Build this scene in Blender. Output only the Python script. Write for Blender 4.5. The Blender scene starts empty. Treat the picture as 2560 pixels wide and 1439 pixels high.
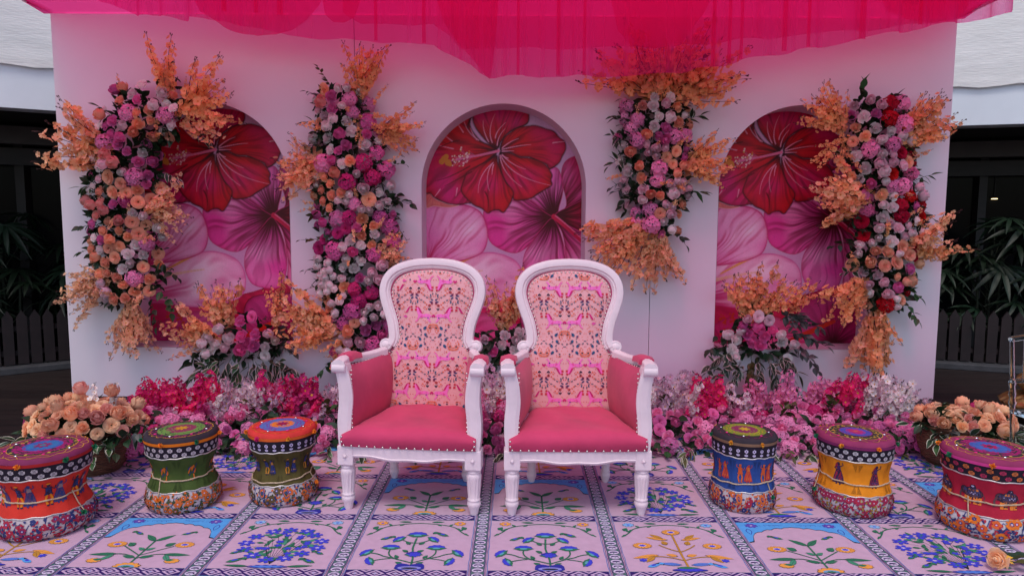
import bpy, bmesh, math, random
import numpy as np
from mathutils import Vector, Matrix

random.seed(7)
np.random.seed(7)
SC = bpy.context.scene
COL = SC.collection
PI = math.pi

# ------------------------------------------------------------------ camera
CAM = Vector((0.0413, -5.6195, 1.42))
F_PX, IW, IH = 1686.7, 2560.0, 1439.0
_p, _y, _r = 0.0942, 0.0042, 0.0045
_fw = Vector((math.sin(_y) * math.cos(_p), math.cos(_y) * math.cos(_p), -math.sin(_p)))
_rt = Vector((math.cos(_y), -math.sin(_y), 0))
_up = _rt.cross(_fw)
RT = _rt * math.cos(_r) + _up * math.sin(_r)
UP = -_rt * math.sin(_r) + _up * math.cos(_r)
FW = _fw
cam = bpy.data.cameras.new('camera')
cam.sensor_width = 36.0
cam.lens = F_PX * 36.0 / IW
cam.clip_end = 2000
cam_ob = bpy.data.objects.new('camera', cam)
COL.objects.link(cam_ob)
M = Matrix((RT, UP, -FW)).transposed().to_4x4()
M.translation = CAM
cam_ob.matrix_world = M
SC.camera = cam_ob

# ------------------------------------------------------------------ light
SUN_EL, SUN_AZ = math.radians(64), math.radians(195)   # azimuth clockwise from +Y
world = bpy.data.worlds.new('World')
SC.world = world
world.use_nodes = True
wn = world.node_tree
sky = wn.nodes.new('ShaderNodeTexSky')
sky.sky_type = 'NISHITA'
sky.sun_disc = False
sky.sun_elevation = SUN_EL
sky.sun_rotation = SUN_AZ
sky.dust_density = 2.0
wn.links.new(sky.outputs['Color'], wn.nodes['Background'].inputs['Color'])
wn.nodes['Background'].inputs['Strength'].default_value = 0.15
sun = bpy.data.lights.new('sun', 'SUN')
sun.energy = 0.75
sun.angle = math.radians(16)
sun.color = (1.0, 0.95, 0.9)
sun_ob = bpy.data.objects.new('sun', sun)
COL.objects.link(sun_ob)
sd = Vector((math.sin(SUN_AZ) * math.cos(SUN_EL), math.cos(SUN_AZ) * math.cos(SUN_EL), math.sin(SUN_EL)))
sun_ob.rotation_euler = sd.to_track_quat('Z', 'Y').to_euler()
sun_ob.location = sd * 20
vs = SC.view_settings
vs.view_transform = 'Standard'
vs.look = 'None'
vs.gamma = 1.0
vs.exposure = 0.42
vs.use_curve_mapping = False
SC.cycles.max_bounces = 8
SC.cycles.transparent_max_bounces = 16
SC.cycles.caustics_reflective = False
SC.cycles.caustics_refractive = False

# ------------------------------------------------------------------ helpers
def at(u, v, y):
    """photo pixel seen at depth plane y -> world point"""
    d = FW + RT * ((u - IW / 2) / F_PX) - UP * ((v - IH / 2) / F_PX)
    return CAM + d * ((y - CAM.y) / d.y)

def on_floor(u, v, z=0.0):
    d = FW + RT * ((u - IW / 2) / F_PX) - UP * ((v - IH / 2) / F_PX)
    return CAM + d * ((z - CAM.z) / d.z)

def U(a, b):
    return random.uniform(a, b)

_mats = {}
def mat(name, col, rough=0.6, noise=0.0, nscale=8.0, bump=0.0, bscale=60.0, metal=0.0, spec=0.4,
        translucent=0.0, rand=0.0, sheen=0.0, vcol=False, stretch=None):
    """procedural material: base colour varied by noise and by object, fine bump"""
    if name in _mats:
        return _mats[name]
    m = bpy.data.materials.new(name)
    m.use_nodes = True
    nt = m.node_tree
    N, L = nt.nodes, nt.links
    b = N['Principled BSDF']
    b.inputs['Roughness'].default_value = rough
    b.inputs['Metallic'].default_value = metal
    b.inputs['Specular IOR Level'].default_value = spec
    if sheen:
        b.inputs['Sheen Weight'].default_value = sheen
        b.inputs['Sheen Roughness'].default_value = 0.5
    if vcol:
        a = N.new('ShaderNodeAttribute'); a.attribute_name = 'Col'
        src = a.outputs['Color']
    else:
        rgb = N.new('ShaderNodeRGB'); rgb.outputs[0].default_value = (*col, 1)
        src = rgb.outputs[0]
    tc = N.new('ShaderNodeTexCoord')
    co = tc.outputs['Object']
    if stretch:
        mp = N.new('ShaderNodeMapping'); mp.inputs['Scale'].default_value = stretch
        L.new(co, mp.inputs['Vector']); co = mp.outputs['Vector']
    hsv = N.new('ShaderNodeHueSaturation')
    L.new(src, hsv.inputs['Color'])
    val = None
    if noise:
        tx = N.new('ShaderNodeTexNoise'); tx.inputs['Scale'].default_value = nscale
        tx.inputs['Detail'].default_value = 5
        L.new(co, tx.inputs['Vector'])
        mr = N.new('ShaderNodeMapRange')
        mr.inputs['From Min'].default_value = 0.3; mr.inputs['From Max'].default_value = 0.7
        mr.inputs['To Min'].default_value = 1 - noise; mr.inputs['To Max'].default_value = 1 + noise
        L.new(tx.outputs['Fac'], mr.inputs['Value'])
        val = mr.outputs['Result']
    if rand:
        oi = N.new('ShaderNodeObjectInfo')
        mr2 = N.new('ShaderNodeMapRange')
        mr2.inputs['To Min'].default_value = 1 - rand; mr2.inputs['To Max'].default_value = 1 + rand
        L.new(oi.outputs['Random'], mr2.inputs['Value'])
        if val is not None:
            mu = N.new('ShaderNodeMath'); mu.operation = 'MULTIPLY'
            L.new(val, mu.inputs[0]); L.new(mr2.outputs['Result'], mu.inputs[1]); val = mu.outputs[0]
        else:
            val = mr2.outputs['Result']
        mr3 = N.new('ShaderNodeMapRange')
        mr3.inputs['To Min'].default_value = 0.5 - rand * 0.05; mr3.inputs['To Max'].default_value = 0.5 + rand * 0.05
        L.new(oi.outputs['Random'], mr3.inputs['Value'])
        L.new(mr3.outputs['Result'], hsv.inputs['Hue'])
    if val is not None:
        L.new(val, hsv.inputs['Value'])
    L.new(hsv.outputs['Color'], b.inputs['Base Color'])
    if bump:
        bt = N.new('ShaderNodeTexNoise'); bt.inputs['Scale'].default_value = bscale
        bt.inputs['Detail'].default_value = 4
        L.new(co, bt.inputs['Vector'])
        bp = N.new('ShaderNodeBump'); bp.inputs['Strength'].default_value = bump
        bp.inputs['Distance'].default_value = 0.01
        L.new(bt.outputs['Fac'], bp.inputs['Height'])
        L.new(bp.outputs['Normal'], b.inputs['Normal'])
    if translucent:
        tr = N.new('ShaderNodeBsdfTranslucent')
        L.new(hsv.outputs['Color'], tr.inputs['Color'])
        mx = N.new('ShaderNodeMixShader'); mx.inputs['Fac'].default_value = translucent
        L.new(b.outputs[0], mx.inputs[1]); L.new(tr.outputs[0], mx.inputs[2])
        L.new(mx.outputs[0], N['Material Output'].inputs['Surface'])
    _mats[name] = m
    return m

class MB:
    """collects faces (with per-face material and optional colour) for ONE mesh"""
    def __init__(self):
        self.v, self.f, self.mi, self.c = [], [], [], []
    def face(self, pts, mi=0, c=None):
        n = len(self.v)
        self.v.extend([tuple(p) for p in pts])
        self.f.append(tuple(range(n, n + len(pts))))
        self.mi.append(mi); self.c.append(c)
    def grid(self, P, mi=0, cl_u=False, cl_v=False, c=None):
        """P[i][j] points -> quads"""
        n = len(self.v); a, b = len(P), len(P[0])
        for r in P:
            self.v.extend([tuple(p) for p in r])
        for i in range(a if cl_u else a - 1):
            for j in range(b if cl_v else b - 1):
                i2, j2 = (i + 1) % a, (j + 1) % b
                self.f.append((n + i * b + j, n + i2 * b + j, n + i2 * b + j2, n + i * b + j2))
                self.mi.append(mi); self.c.append(c)
    def box(self, x0, x1, y0, y1, z0, z1, mi=0):
        n = len(self.v)
        self.v += [(x, y, z) for z in (z0, z1) for y in (y0, y1) for x in (x0, x1)]
        for q in ((0, 2, 3, 1), (4, 5, 7, 6), (0, 1, 5, 4), (2, 6, 7, 3), (0, 4, 6, 2), (1, 3, 7, 5)):
            self.f.append(tuple(n + k for k in q)); self.mi.append(mi); self.c.append(None)
    def lathe(self, prof, seg=24, mi=0, flute=None, cx=0, cy=0, cap=True):
        """prof: list of (r, z); flute(theta, k) -> radius factor"""
        P = []
        for k, (r, z) in enumerate(prof):
            row = []
            for s in range(seg):
                t = 2 * PI * s / seg
                rr = r * (flute(t, k) if flute else 1)
                row.append((cx + rr * math.cos(t), cy + rr * math.sin(t), z))
            P.append(row)
        self.grid(P, mi, cl_v=True)
        if cap:
            self.face(list(reversed(P[0])), mi); self.face(P[-1], mi)
    def tube(self, pts, r, seg=6, mi=0, closed=False, cap=True):
        pts = [Vector(p) for p in pts]
        rows = []; n = len(pts)
        ref = None
        for i, p in enumerate(pts):
            a = pts[(i - 1) % n] if (closed or i > 0) else p
            b = pts[(i + 1) % n] if (closed or i < n - 1) else p
            t = (b - a)
            t = t.normalized() if t.length > 1e-9 else Vector((0, 0, 1))
            if ref is None:
                ref = Vector((0, 0, 1)) if abs(t.z) < 0.9 else Vector((1, 0, 0))
            u = t.cross(ref)
            u = u.normalized() if u.length > 1e-6 else Vector((1, 0, 0))
            w = u.cross(t); ref = w
            rr = r[i] if isinstance(r, (list, tuple)) else r
            rows.append([p + (u * math.cos(2 * PI * s / seg) + w * math.sin(2 * PI * s / seg)) * rr for s in range(seg)])
        self.grid(rows, mi, cl_u=closed, cl_v=True)
        if cap and not closed:
            self.face(rows[0], mi); self.face(list(reversed(rows[-1])), mi)
    def add(self, other, Mx):
        n = len(self.v)
        self.v += [tuple(Mx @ Vector(p)) for p in other.v]
        self.f += [tuple(n + k for k in q) for q in other.f]
        self.mi += other.mi; self.c += other.c
    def mesh(self, name, mats, smooth=False, weld=False):
        me = bpy.data.meshes.new(name)
        me.from_pydata(self.v, [], self.f)
        for m in (mats if isinstance(mats, (list, tuple)) else [mats]):
            me.materials.append(m)
        me.polygons.foreach_set('material_index', self.mi)
        if any(c is not None for c in self.c):
            at_ = me.color_attributes.new('Col', 'FLOAT_COLOR', 'CORNER')
            arr = []
            for q, c in zip(self.f, self.c):
                arr += list((*(c or (1, 1, 1)), 1.0)) * len(q)
            at_.data.foreach_set('color', arr)
        if weld:
            bm = bmesh.new(); bm.from_mesh(me)
            bmesh.ops.remove_doubles(bm, verts=bm.verts, dist=1e-5)
            bmesh.ops.recalc_face_normals(bm, faces=bm.faces)
            bm.to_mesh(me); bm.free()
        if smooth:
            me.polygons.foreach_set('use_smooth', [True] * len(me.polygons))
        me.update()
        return me

def link(name, me, parent=None, Mx=None):
    o = bpy.data.objects.new(name, me)
    COL.objects.link(o)
    if Mx is not None:
        o.matrix_basis = Mx
    if parent is not None:
        o.parent = parent
    return o

def part(name, mb, mats, parent, smooth=False, weld=False, Mx=None):
    return link(name, mb.mesh(name, mats, smooth, weld), parent, Mx)

def thing(name, label, cat, loc=(0, 0, 0), rz=0.0, group=None, kind=None):
    o = bpy.data.objects.new(name, None)
    o.empty_display_size = 0.1
    COL.objects.link(o)
    o.location = loc; o.rotation_euler = (0, 0, rz)
    o['label'] = label; o['category'] = cat
    if group: o['group'] = group
    return o

def struct(name, mb, mats, smooth=False, **k):
    o = part(name, mb, mats, None, smooth, **k)
    o['kind'] = 'structure'
    return o

def bevel(o, w=0.004, seg=2):
    md = o.modifiers.new('bevel', 'BEVEL')
    md.width = w; md.segments = seg; md.limit_method = 'ANGLE'; md.angle_limit = math.radians(40)

def world_child(root):
    """matrix that lets a child of root be placed in world coordinates (root not rotated)"""
    return Matrix.Translation(-Vector(root.location))

# ---- flat print: list of (points2d, colour); later shapes lie on top
def ell(cx, cy, rx, ry=None, rot=0.0, n=14):
    ry = rx if ry is None else ry
    c, s = math.cos(rot), math.sin(rot)
    return [(cx + rx * math.cos(2 * PI * k / n) * c - ry * math.sin(2 * PI * k / n) * s,
             cy + rx * math.cos(2 * PI * k / n) * s + ry * math.sin(2 * PI * k / n) * c) for k in range(n)]

def leaf2(x, y, L, w, ang, n=5):
    """pointed leaf starting at x,y"""
    c, s = math.cos(ang), math.sin(ang)
    pts = [(t / n * L, w * math.sin(PI * (t / n) ** 0.8)) for t in range(n + 1)] + \
          [(t / n * L, -w * math.sin(PI * (t / n) ** 0.8)) for t in range(n - 1, 0, -1)]
    return [(x + a * c - b * s, y + a * s + b * c) for a, b in pts]

def scallop(cx, cy, r, n, depth=0.18, squash=1.0, per=4, rot=0.0):
    pts = []
    for k in range(n * per):
        t = 2 * PI * k / (n * per)
        rr = r * (1 - depth + depth * abs(math.sin(n * t / 2)) ** 0.6)
        pts.append((cx + rr * math.cos(t + rot), cy + rr * squash * math.sin(t + rot)))
    return pts

def stroke2(pts, w):
    L, R = [], []
    n = len(pts)
    for i in range(n):
        a, b = pts[max(0, i - 1)], pts[min(n - 1, i + 1)]
        dx, dy = b[0] - a[0], b[1] - a[1]
        l = math.hypot(dx, dy) or 1
        ww = w[i] if isinstance(w, (list, tuple)) else w
        L.append((pts[i][0] - dy / l * ww / 2, pts[i][1] + dx / l * ww / 2))
        R.append((pts[i][0] + dy / l * ww / 2, pts[i][1] - dx / l * ww / 2))
    return L + R[::-1]

def bez(p0, p1, p2, n=8):
    return [((1 - t) ** 2 * p0[0] + 2 * t * (1 - t) * p1[0] + t * t * p2[0],
             (1 - t) ** 2 * p0[1] + 2 * t * (1 - t) * p1[1] + t * t * p2[1]) for t in [k / n for k in range(n + 1)]]

def xf(shapes, sx=1, sy=1, tx=0, ty=0, rot=0):
    c, s = math.cos(rot), math.sin(rot)
    return [([(tx + (x * sx) * c - (y * sy) * s, ty + (x * sx) * s + (y * sy) * c) for x, y in p], col) for p, col in shapes]

def print_mesh(name, shapes, mp, mats, dz=4e-5, z0=0.0006, maxlen=None):
    """mp(x, y, h) -> 3d point h above the printed surface"""
    verts, faces, cols = [], [], []
    for k, (p, col) in enumerate(shapes):
        h = z0 + k * dz
        if maxlen:
            bm = bmesh.new()
            vs_ = [bm.verts.new((x, y, 0)) for x, y in p]
            try:
                bm.faces.new(vs_)
            except ValueError:
                bm.free(); continue
            bmesh.ops.triangulate(bm, faces=bm.faces[:])
            for _ in range(4):
                es = [e for e in bm.edges if e.calc_length() > maxlen]
                if not es: break
                bmesh.ops.subdivide_edges(bm, edges=es, cuts=1)
                bmesh.ops.triangulate(bm, faces=bm.faces[:])
            n = len(verts)
            bm.verts.index_update()
            verts += [mp(v.co.x, v.co.y, h) for v in bm.verts]
            for f in bm.faces:
                faces.append(tuple(n + v.index for v in f.verts)); cols.append(col)
            bm.free()
        else:
            n = len(verts)
            verts += [mp(x, y, h) for x, y in p]
            faces.append(tuple(range(n, n + len(p)))); cols.append(col)
    me = bpy.data.meshes.new(name)
    me.from_pydata([tuple(v) for v in verts], [], faces)
    me.materials.append(mats)
    a = me.color_attributes.new('Col', 'FLOAT_COLOR', 'CORNER')
    arr = []
    for q, c in zip(faces, cols):
        arr += [c[0], c[1], c[2], 1.0] * len(q)
    a.data.foreach_set('color', arr)
    me.update()
    return me

PRINT = mat('printed_cloth', (1, 1, 1), 0.75, noise=0.06, nscale=30, vcol=True, spec=0.2)
# ================================================================== setting
DECK_Z = -0.05
m = MB(); m.face([(-60, -60, -0.14), (60, -60, -0.14), (60, 60, -0.14), (-60, 60, -0.14)])
struct('ground', m, mat('paving', (0.22, 0.2, 0.19), 0.9, noise=0.3, nscale=1.5, bump=0.3))

m = MB(); m.box(-7.5, 7.5, -4.6, 3.4, -0.135, DECK_Z - 0.012)
deck = struct('deck', m, mat('deck_joist', (0.015, 0.011, 0.01), 0.9))
WOOD = mat('deck_wood', (0.017, 0.010, 0.009), 0.5, noise=0.45, nscale=5, bump=0.25, bscale=30, stretch=(0.6, 9, 9), rand=0.25)
m = MB(); m.box(-7.5, 7.5, -0.0715, 0.0715, -0.02, 0)
plank_me = m.mesh('plank', WOOD)
for k in range(52):
    o = link('plank', plank_me, deck, Matrix.Translation((0, -4.5 + k * 0.15, DECK_Z)))

# ------------------------------------------------------------------ the building behind
bld = thing('building', 'cream rendered building with white fascia and dark veranda behind the backdrop', 'building', (0, 1.6, 0))
BI = world_child(bld)
RENDER = mat('cream_render', (0.80, 0.77, 0.74), 0.9, noise=0.07, nscale=3, bump=0.35, bscale=14, stretch=(1, 1, 5))
WHITE = mat('white_fascia', (0.76, 0.79, 0.84), 0.6, noise=0.05, nscale=2)
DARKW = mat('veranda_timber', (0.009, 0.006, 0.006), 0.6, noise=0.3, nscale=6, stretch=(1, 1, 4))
BEAM = mat('beam_paint', (0.035, 0.026, 0.027), 0.6, noise=0.2, nscale=4)
FAC = [(-9.0, -2.0), (-4.0, 0.65), (-2.0, 1.75), (2.0, 2.0), (4.5, 1.25), (9.5, -0.2)]
def ribbon(mb, line, z0, z1, dy=0.0, thick=0.12, z0f=None):
    """vertical slab that follows a plan polyline"""
    P = []
    for i, (x, y) in enumerate(line):
        P.append([(x, y + dy, z0), (x, y + dy, z1), (x, y + dy + thick, z1), (x, y + dy + thick, z0)])
    mb.grid(P, cl_v=True)
    mb.face(P[0]); mb.face(list(reversed(P[-1])))
def dense(line, n=6):
    out = []
    for (a, b) in zip(line, line[1:]):
        out += [(a[0] + (b[0] - a[0]) * k / n, a[1] + (b[1] - a[1]) * k / n) for k in range(n)]
    return out + [line[-1]]
m = MB(); ribbon(m, FAC, 2.80, 7.5, -0.03, 0.3); part('upper_wall', m, RENDER, bld, Mx=BI)
m = MB(); ribbon(m, FAC, 2.42, 2.80, 0.0, 0.25); part('fascia', m, WHITE, bld, Mx=BI)
m = MB()
# ragged lower lip of the render coat
line = dense(FAC, 30)
P = [[(x, y - 0.036, 2.79 + 0.012 * math.sin(k * 1.7) + 0.006 * math.sin(k * 4.1)), (x, y - 0.036, 2.85)] for k, (x, y) in enumerate(line)]
m.grid(P); part('render_edge', m, RENDER, bld, Mx=BI)
m = MB()
for (a, b) in zip(FAC, FAC[1:]):
    m.face([(a[0], a[1] + 0.1, 2.44), (b[0], b[1] + 0.1, 2.44), (b[0], b[1] + 4.2, 2.44), (a[0], a[1] + 4.2, 2.44)])
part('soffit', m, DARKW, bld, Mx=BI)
m = MB(); ribbon(m, FAC, 2.22, 2.40, 1.35, 0.14); part('beam', m, BEAM, bld, Mx=BI)
m = MB(); ribbon(m, FAC, 2.02, 2.20, 1.62, 0.1); part('lintel', m, DARKW, bld, Mx=BI)
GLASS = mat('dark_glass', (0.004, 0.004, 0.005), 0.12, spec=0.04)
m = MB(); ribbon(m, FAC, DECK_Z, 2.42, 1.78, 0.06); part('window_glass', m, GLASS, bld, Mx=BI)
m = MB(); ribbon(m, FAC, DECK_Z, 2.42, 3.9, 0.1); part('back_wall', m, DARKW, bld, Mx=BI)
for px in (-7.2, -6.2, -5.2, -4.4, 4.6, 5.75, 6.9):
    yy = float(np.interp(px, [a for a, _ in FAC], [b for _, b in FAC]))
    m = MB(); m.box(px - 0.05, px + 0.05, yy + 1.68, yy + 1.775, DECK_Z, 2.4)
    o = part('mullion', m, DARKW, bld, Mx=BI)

# ceiling lamps glinting in the dark veranda
LAMP = bpy.data.materials.new('lamp_glow'); LAMP.use_nodes = True
LAMP.node_tree.nodes['Principled BSDF'].inputs['Emission Color'].default_value = (1, 0.72, 0.35, 1)
LAMP.node_tree.nodes['Principled BSDF'].inputs['Emission Strength'].default_value = 2.5
for (u, v, lab) in ((105, 452, 'small warm lamp glowing in the dark veranda left of the backdrop'),
                    (2486, 497, 'small warm lamp glowing in the dark veranda right of the backdrop')):
    p = at(u, v, 2.3 if u < 1000 else 2.6)
    t = thing('pendant_lamp', lab, 'lamp', p, group='veranda lamps')
    m = MB(); m.lathe([(0.012, 0.006), (0.03, 0.004), (0.034, -0.002), (0.03, -0.004)], 12); part('bulb', m, LAMP, t)
    m = MB(); m.lathe([(0.042, 0.005), (0.036, 0.018), (0.012, 0.03)], 12); m.tube([(0, 0, 0.028), (0, 0, 2.43 - p.z)], 0.004, 5)
    part('shade', m, DARKW, t)

# ------------------------------------------------------------------ picket fences on a low kerb
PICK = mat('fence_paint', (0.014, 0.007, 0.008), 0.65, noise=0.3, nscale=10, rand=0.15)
KERB = mat('kerb_stone', (0.05, 0.05, 0.055), 0.7, noise=0.25, nscale=12, bump=0.2)
def picket_fence(a, b, label, kb):
    a, b = Vector((*a, 0)), Vector((*b, 0))
    L = (b - a).length; ang = math.atan2(b.y - a.y, b.x - a.x)
    t = thing('picket_fence', label, 'fence', (a.x, a.y, DECK_Z), ang, group='fences of the veranda')
    m = MB(); m.box(-0.05, L + 0.05, 0.13, 0.16, 0.16, 0.21); m.box(-0.05, L + 0.05, 0.13, 0.16, 0.40, 0.45)
    part('rail', m, PICK, t)
    w = 0.088
    m = MB()
    for yy, s in ((0.10, 1), (0.125, -1)):
        pass
    pr = [(-w / 2, 0), (w / 2, 0), (w / 2, 0.46), (0, 0.535), (-w / 2, 0.46)]
    m.face([(x, 0.10, z) for x, z in pr]); m.face([(x, 0.125, z) for x, z in reversed(pr)])
    for i in range(5):
        p, q = pr[i], pr[(i + 1) % 5]
        m.face([(p[0], 0.10, p[1]), (p[0], 0.125, p[1]), (q[0], 0.125, q[1]), (q[0], 0.10, q[1])])
    me = m.mesh('picket', PICK)
    for k in range(int(L / 0.112)):
        link('picket', me, t, Matrix.Translation((0.06 + k * 0.112 + U(-.004, .004), U(-.003, .003), 0.075)) @ Matrix.Rotation(U(-.01, .01), 4, 'Y'))
    m = MB(); m.box(-0.1, L + 0.1, -0.03, 0.2, -0.0, 0.065)
    k = struct(kb, m, KERB); bevel(k, 0.008)
    k.location = (a.x, a.y, DECK_Z); k.rotation_euler = (0, 0, ang)
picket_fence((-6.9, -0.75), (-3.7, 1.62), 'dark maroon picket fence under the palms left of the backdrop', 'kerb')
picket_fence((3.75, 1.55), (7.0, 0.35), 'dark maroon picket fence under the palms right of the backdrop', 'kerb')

# ------------------------------------------------------------------ fan palms
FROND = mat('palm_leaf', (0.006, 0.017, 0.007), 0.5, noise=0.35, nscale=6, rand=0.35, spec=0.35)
STEM = mat('palm_stem', (0.02, 0.028, 0.014), 0.7, noise=0.3)
frond_me = []
for v in range(4):
    m = MB()
    nb = 9
    for k in range(nb):
        a = (k / (nb - 1) - 0.5) * math.radians(200 + 25 * v)
        L = U(0.28, 0.38) * (1 - 0.25 * abs(k / (nb - 1) - 0.5))
        w = 0.022
        rows = []
        for s in range(6):
            t = s / 5
            x = L * t
            zz = -0.16 * t * t * (0.6 + 0.5 * abs(math.sin(a))) + 0.03 * t
            ww = w * math.sin(PI * min(1, 0.12 + 0.85 * t)) * (1 if t < 1 else 0.1) + 0.001
            rows.append([(x * math.cos(a) - yy * math.sin(a), x * math.sin(a) + yy * math.cos(a), zz + 0.006 * (abs(yy) > 0)) for yy in (-ww, 0, ww)])
        m.grid(rows)
    frond_me.append(m.mesh('frond', FROND, smooth=True))
def palm(x, y, label, h, n, seed):
    rnd = random.Random(seed)
    t = thing('fan_palm', label, 'palm', (x, y, DECK_Z), group='fan palms behind the fence')
    ms = MB()
    for c in range(4):
        bx, by = rnd.uniform(-.12, .12), rnd.uniform(-.12, .12)
        ms.tube([(bx, by, 0), (bx * 1.6, by * 1.6, h * rnd.uniform(.6, .9))], 0.014, 6)
    for k in range(n):
        z = h * (0.30 + 0.7 * (k + 0.5) / n)
        a = rnd.uniform(0, 2 * PI)
        r = rnd.uniform(0.22, 0.42) * (1.15 - 0.4 * k / n)
        e = Vector((r * math.cos(a), r * math.sin(a), z + 0.12))
        ms.tube([(0, 0, z - 0.12), tuple(e * 0.6 + Vector((0, 0, z * 0.42))), tuple(e)], 0.005, 4)
        Rm = Matrix.Rotation(a, 4, 'Z') @ Matrix.Rotation(rnd.uniform(0.1, 0.75), 4, 'Y')
        link('frond', frond_me[rnd.randrange(4)], t, Matrix.Translation(e) @ Rm @ Matrix.Scale(rnd.uniform(.85, 1.2), 4))
    part('stem', ms, STEM, t)
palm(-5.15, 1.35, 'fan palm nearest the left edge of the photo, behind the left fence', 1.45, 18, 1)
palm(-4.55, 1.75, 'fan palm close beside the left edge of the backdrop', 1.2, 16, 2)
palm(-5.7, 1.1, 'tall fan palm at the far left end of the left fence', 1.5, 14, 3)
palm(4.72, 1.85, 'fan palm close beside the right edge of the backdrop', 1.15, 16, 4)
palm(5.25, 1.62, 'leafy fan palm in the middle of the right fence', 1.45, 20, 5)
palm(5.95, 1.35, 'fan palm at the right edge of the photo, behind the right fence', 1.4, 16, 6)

# ------------------------------------------------------------------ backdrop wall with three arched niches
WALL = mat('backdrop_paint', (0.77, 0.695, 0.745), 0.5, noise=0.04, nscale=0.9, bump=0.05, bscale=25, spec=0.3)
LINING = mat('niche_paint', (0.68, 0.64, 0.69), 0.6, noise=0.03, nscale=3, spec=0.3)
WZ0, WZ1, DEPTH = -0.045, 3.086, 0.32
AW, SILL, ATOP = 0.678, 0.376, 2.398
ACX = (-2.452, -0.007, 2.447)
wall = thing('backdrop_wall', 'tall white backdrop wall with three arched flower print niches', 'wall', (0, 0.16, WZ0))
WI = world_child(wall)
def arch_pts(n=40):
    sp = ATOP - AW
    return [(-AW, SILL)] + [(AW * -math.cos(PI * k / n), sp + AW * math.sin(PI * k / n)) for k in range(n + 1)] + [(AW, SILL)]
for i, cx in enumerate(ACX):
    xl, xr = -3.658 + i * 2.4387 + 0.0025, -3.658 + (i + 1) * 2.4387 - 0.0025
    m = MB()
    A = arch_pts()
    for y, flip in ((0.0, 1), (DEPTH, -1)):
        def q(p):
            p = [(x, y, z) for x, z in p]
            m.face(p if flip > 0 else p[::-1])
        q([(xl, WZ0), (cx - AW, WZ0), (cx - AW, WZ1), (xl, WZ1)])
        q([(cx + AW, WZ0), (xr, WZ0), (xr, WZ1), (cx + AW, WZ1)])
        q([(cx - AW, WZ0), (cx + AW, WZ0), (cx + AW, SILL), (cx - AW, SILL)])
        ar = A[1:-1]
        for a, b in zip(ar, ar[1:]):
            q([(cx + a[0], a[1]), (cx + b[0], b[1]), (cx + b[0], WZ1), (cx + a[0], WZ1)])
    m.face([(xl, 0, WZ1), (xr, 0, WZ1), (xr, DEPTH, WZ1), (xl, DEPTH, WZ1)])
    m.face([(xl, 0, WZ0), (xl, 0, WZ1), (xl, DEPTH, WZ1), (xl, DEPTH, WZ0)])
    m.face([(xr, 0, WZ1), (xr, 0, WZ0), (xr, DEPTH, WZ0), (xr, DEPTH, WZ1)])
    part('wall_panel', m, WALL, wall, Mx=WI)
    m = MB()
    loop = A + [A[0]]
    m.grid([[(cx + x * 0.998, -0.003, z + (0.0015 if z < 0.4 else -0.0015)), (cx + x * 0.998, 0.31, z + (0.0015 if z < 0.4 else -0.0015))] for x, z in loop])
    o = part('niche_lining', m, LINING, wall, Mx=WI)
m = MB(); m.box(-1.2275, -1.2115, 0.1, 0.14, 0, 3.05); m.box(1.2115, 1.2275, 0.1, 0.14, 0, 3.05)
part('seam_batten', m, mat('seam_dark', (0.02, 0.02, 0.02), 0.9), wall, Mx=WI)

# ------------------------------------------------------------------ painted hibiscus print (vertex colours on a fine grid)
GX, GZ = 290, 430
mw, mh = 1.40, 2.06
xs = (np.arange(GX) + 0.0) / (GX - 1)
zs = (np.arange(GZ) + 0.0) / (GZ - 1)
UU, VV = np.meshgrid(xs, zs)                  # VV 0 at top
MX = (UU - 0.5) * mw * 285 + 194              # picture units, 388 wide
MY = VV * mh * 285 - 2
rng = np.random.RandomState(3)
def vnoise(x, y, seed):
    r = np.random.RandomState(seed).rand(64, 64)
    xi, yi = np.floor(x).astype(int), np.floor(y).astype(int)
    fx, fy = x - xi, y - yi
    fx, fy = fx * fx * (3 - 2 * fx), fy * fy * (3 - 2 * fy)
    g = lambda a, b: r[a % 64, b % 64]
    return (g(xi, yi) * (1 - fx) + g(xi + 1, yi) * fx) * (1 - fy) + (g(xi, yi + 1) * (1 - fx) + g(xi + 1, yi + 1) * fx) * fy
IMG = np.zeros((GZ, GX, 3))
def lin(*c):
    c = np.array(c, float) / 255
    return np.where(c <= 0.04045, c / 12.92, ((c + 0.055) / 1.055) ** 2.4)
def inpoly(P):
    P = np.array(P, float); ins = np.zeros(MX.shape, bool); d = np.full(MX.shape, 1e9)
    for (x0, y0), (x1, y1) in zip(P, np.roll(P, -1, 0)):
        c = ((y0 > MY) != (y1 > MY))
        with np.errstate(divide='ignore', invalid='ignore'):
            xi = (x1 - x0) * (MY - y0) / (y1 - y0) + x0
        ins ^= c & (MX < xi)
        L2 = (x1 - x0) ** 2 + (y1 - y0) ** 2 + 1e-9
        t = np.clip(((MX - x0) * (x1 - x0) + (MY - y0) * (y1 - y0)) / L2, 0, 1)
        d = np.minimum(d, np.hypot(MX - x0 - t * (x1 - x0), MY - y0 - t * (y1 - y0)))
    return ins, d
def smooth_poly(P, n=5):
    """closed Catmull-Rom with a small wave"""
    P = [np.array(p, float) for p in P]; out = []
    for i in range(len(P)):
        a, b, c, d = P[i - 1], P[i], P[(i + 1) % len(P)], P[(i + 2) % len(P)]
        for k in range(n):
            t = k / n
            out.append(0.5 * (2 * b + (c - a) * t + (2 * a - 5 * b + 4 * c - d) * t * t + (3 * b - a - 3 * c + d) * t ** 3))
    return out
def mixc(a, b, w):
    return a * (1 - w[..., None]) + b * w[..., None]
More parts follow.
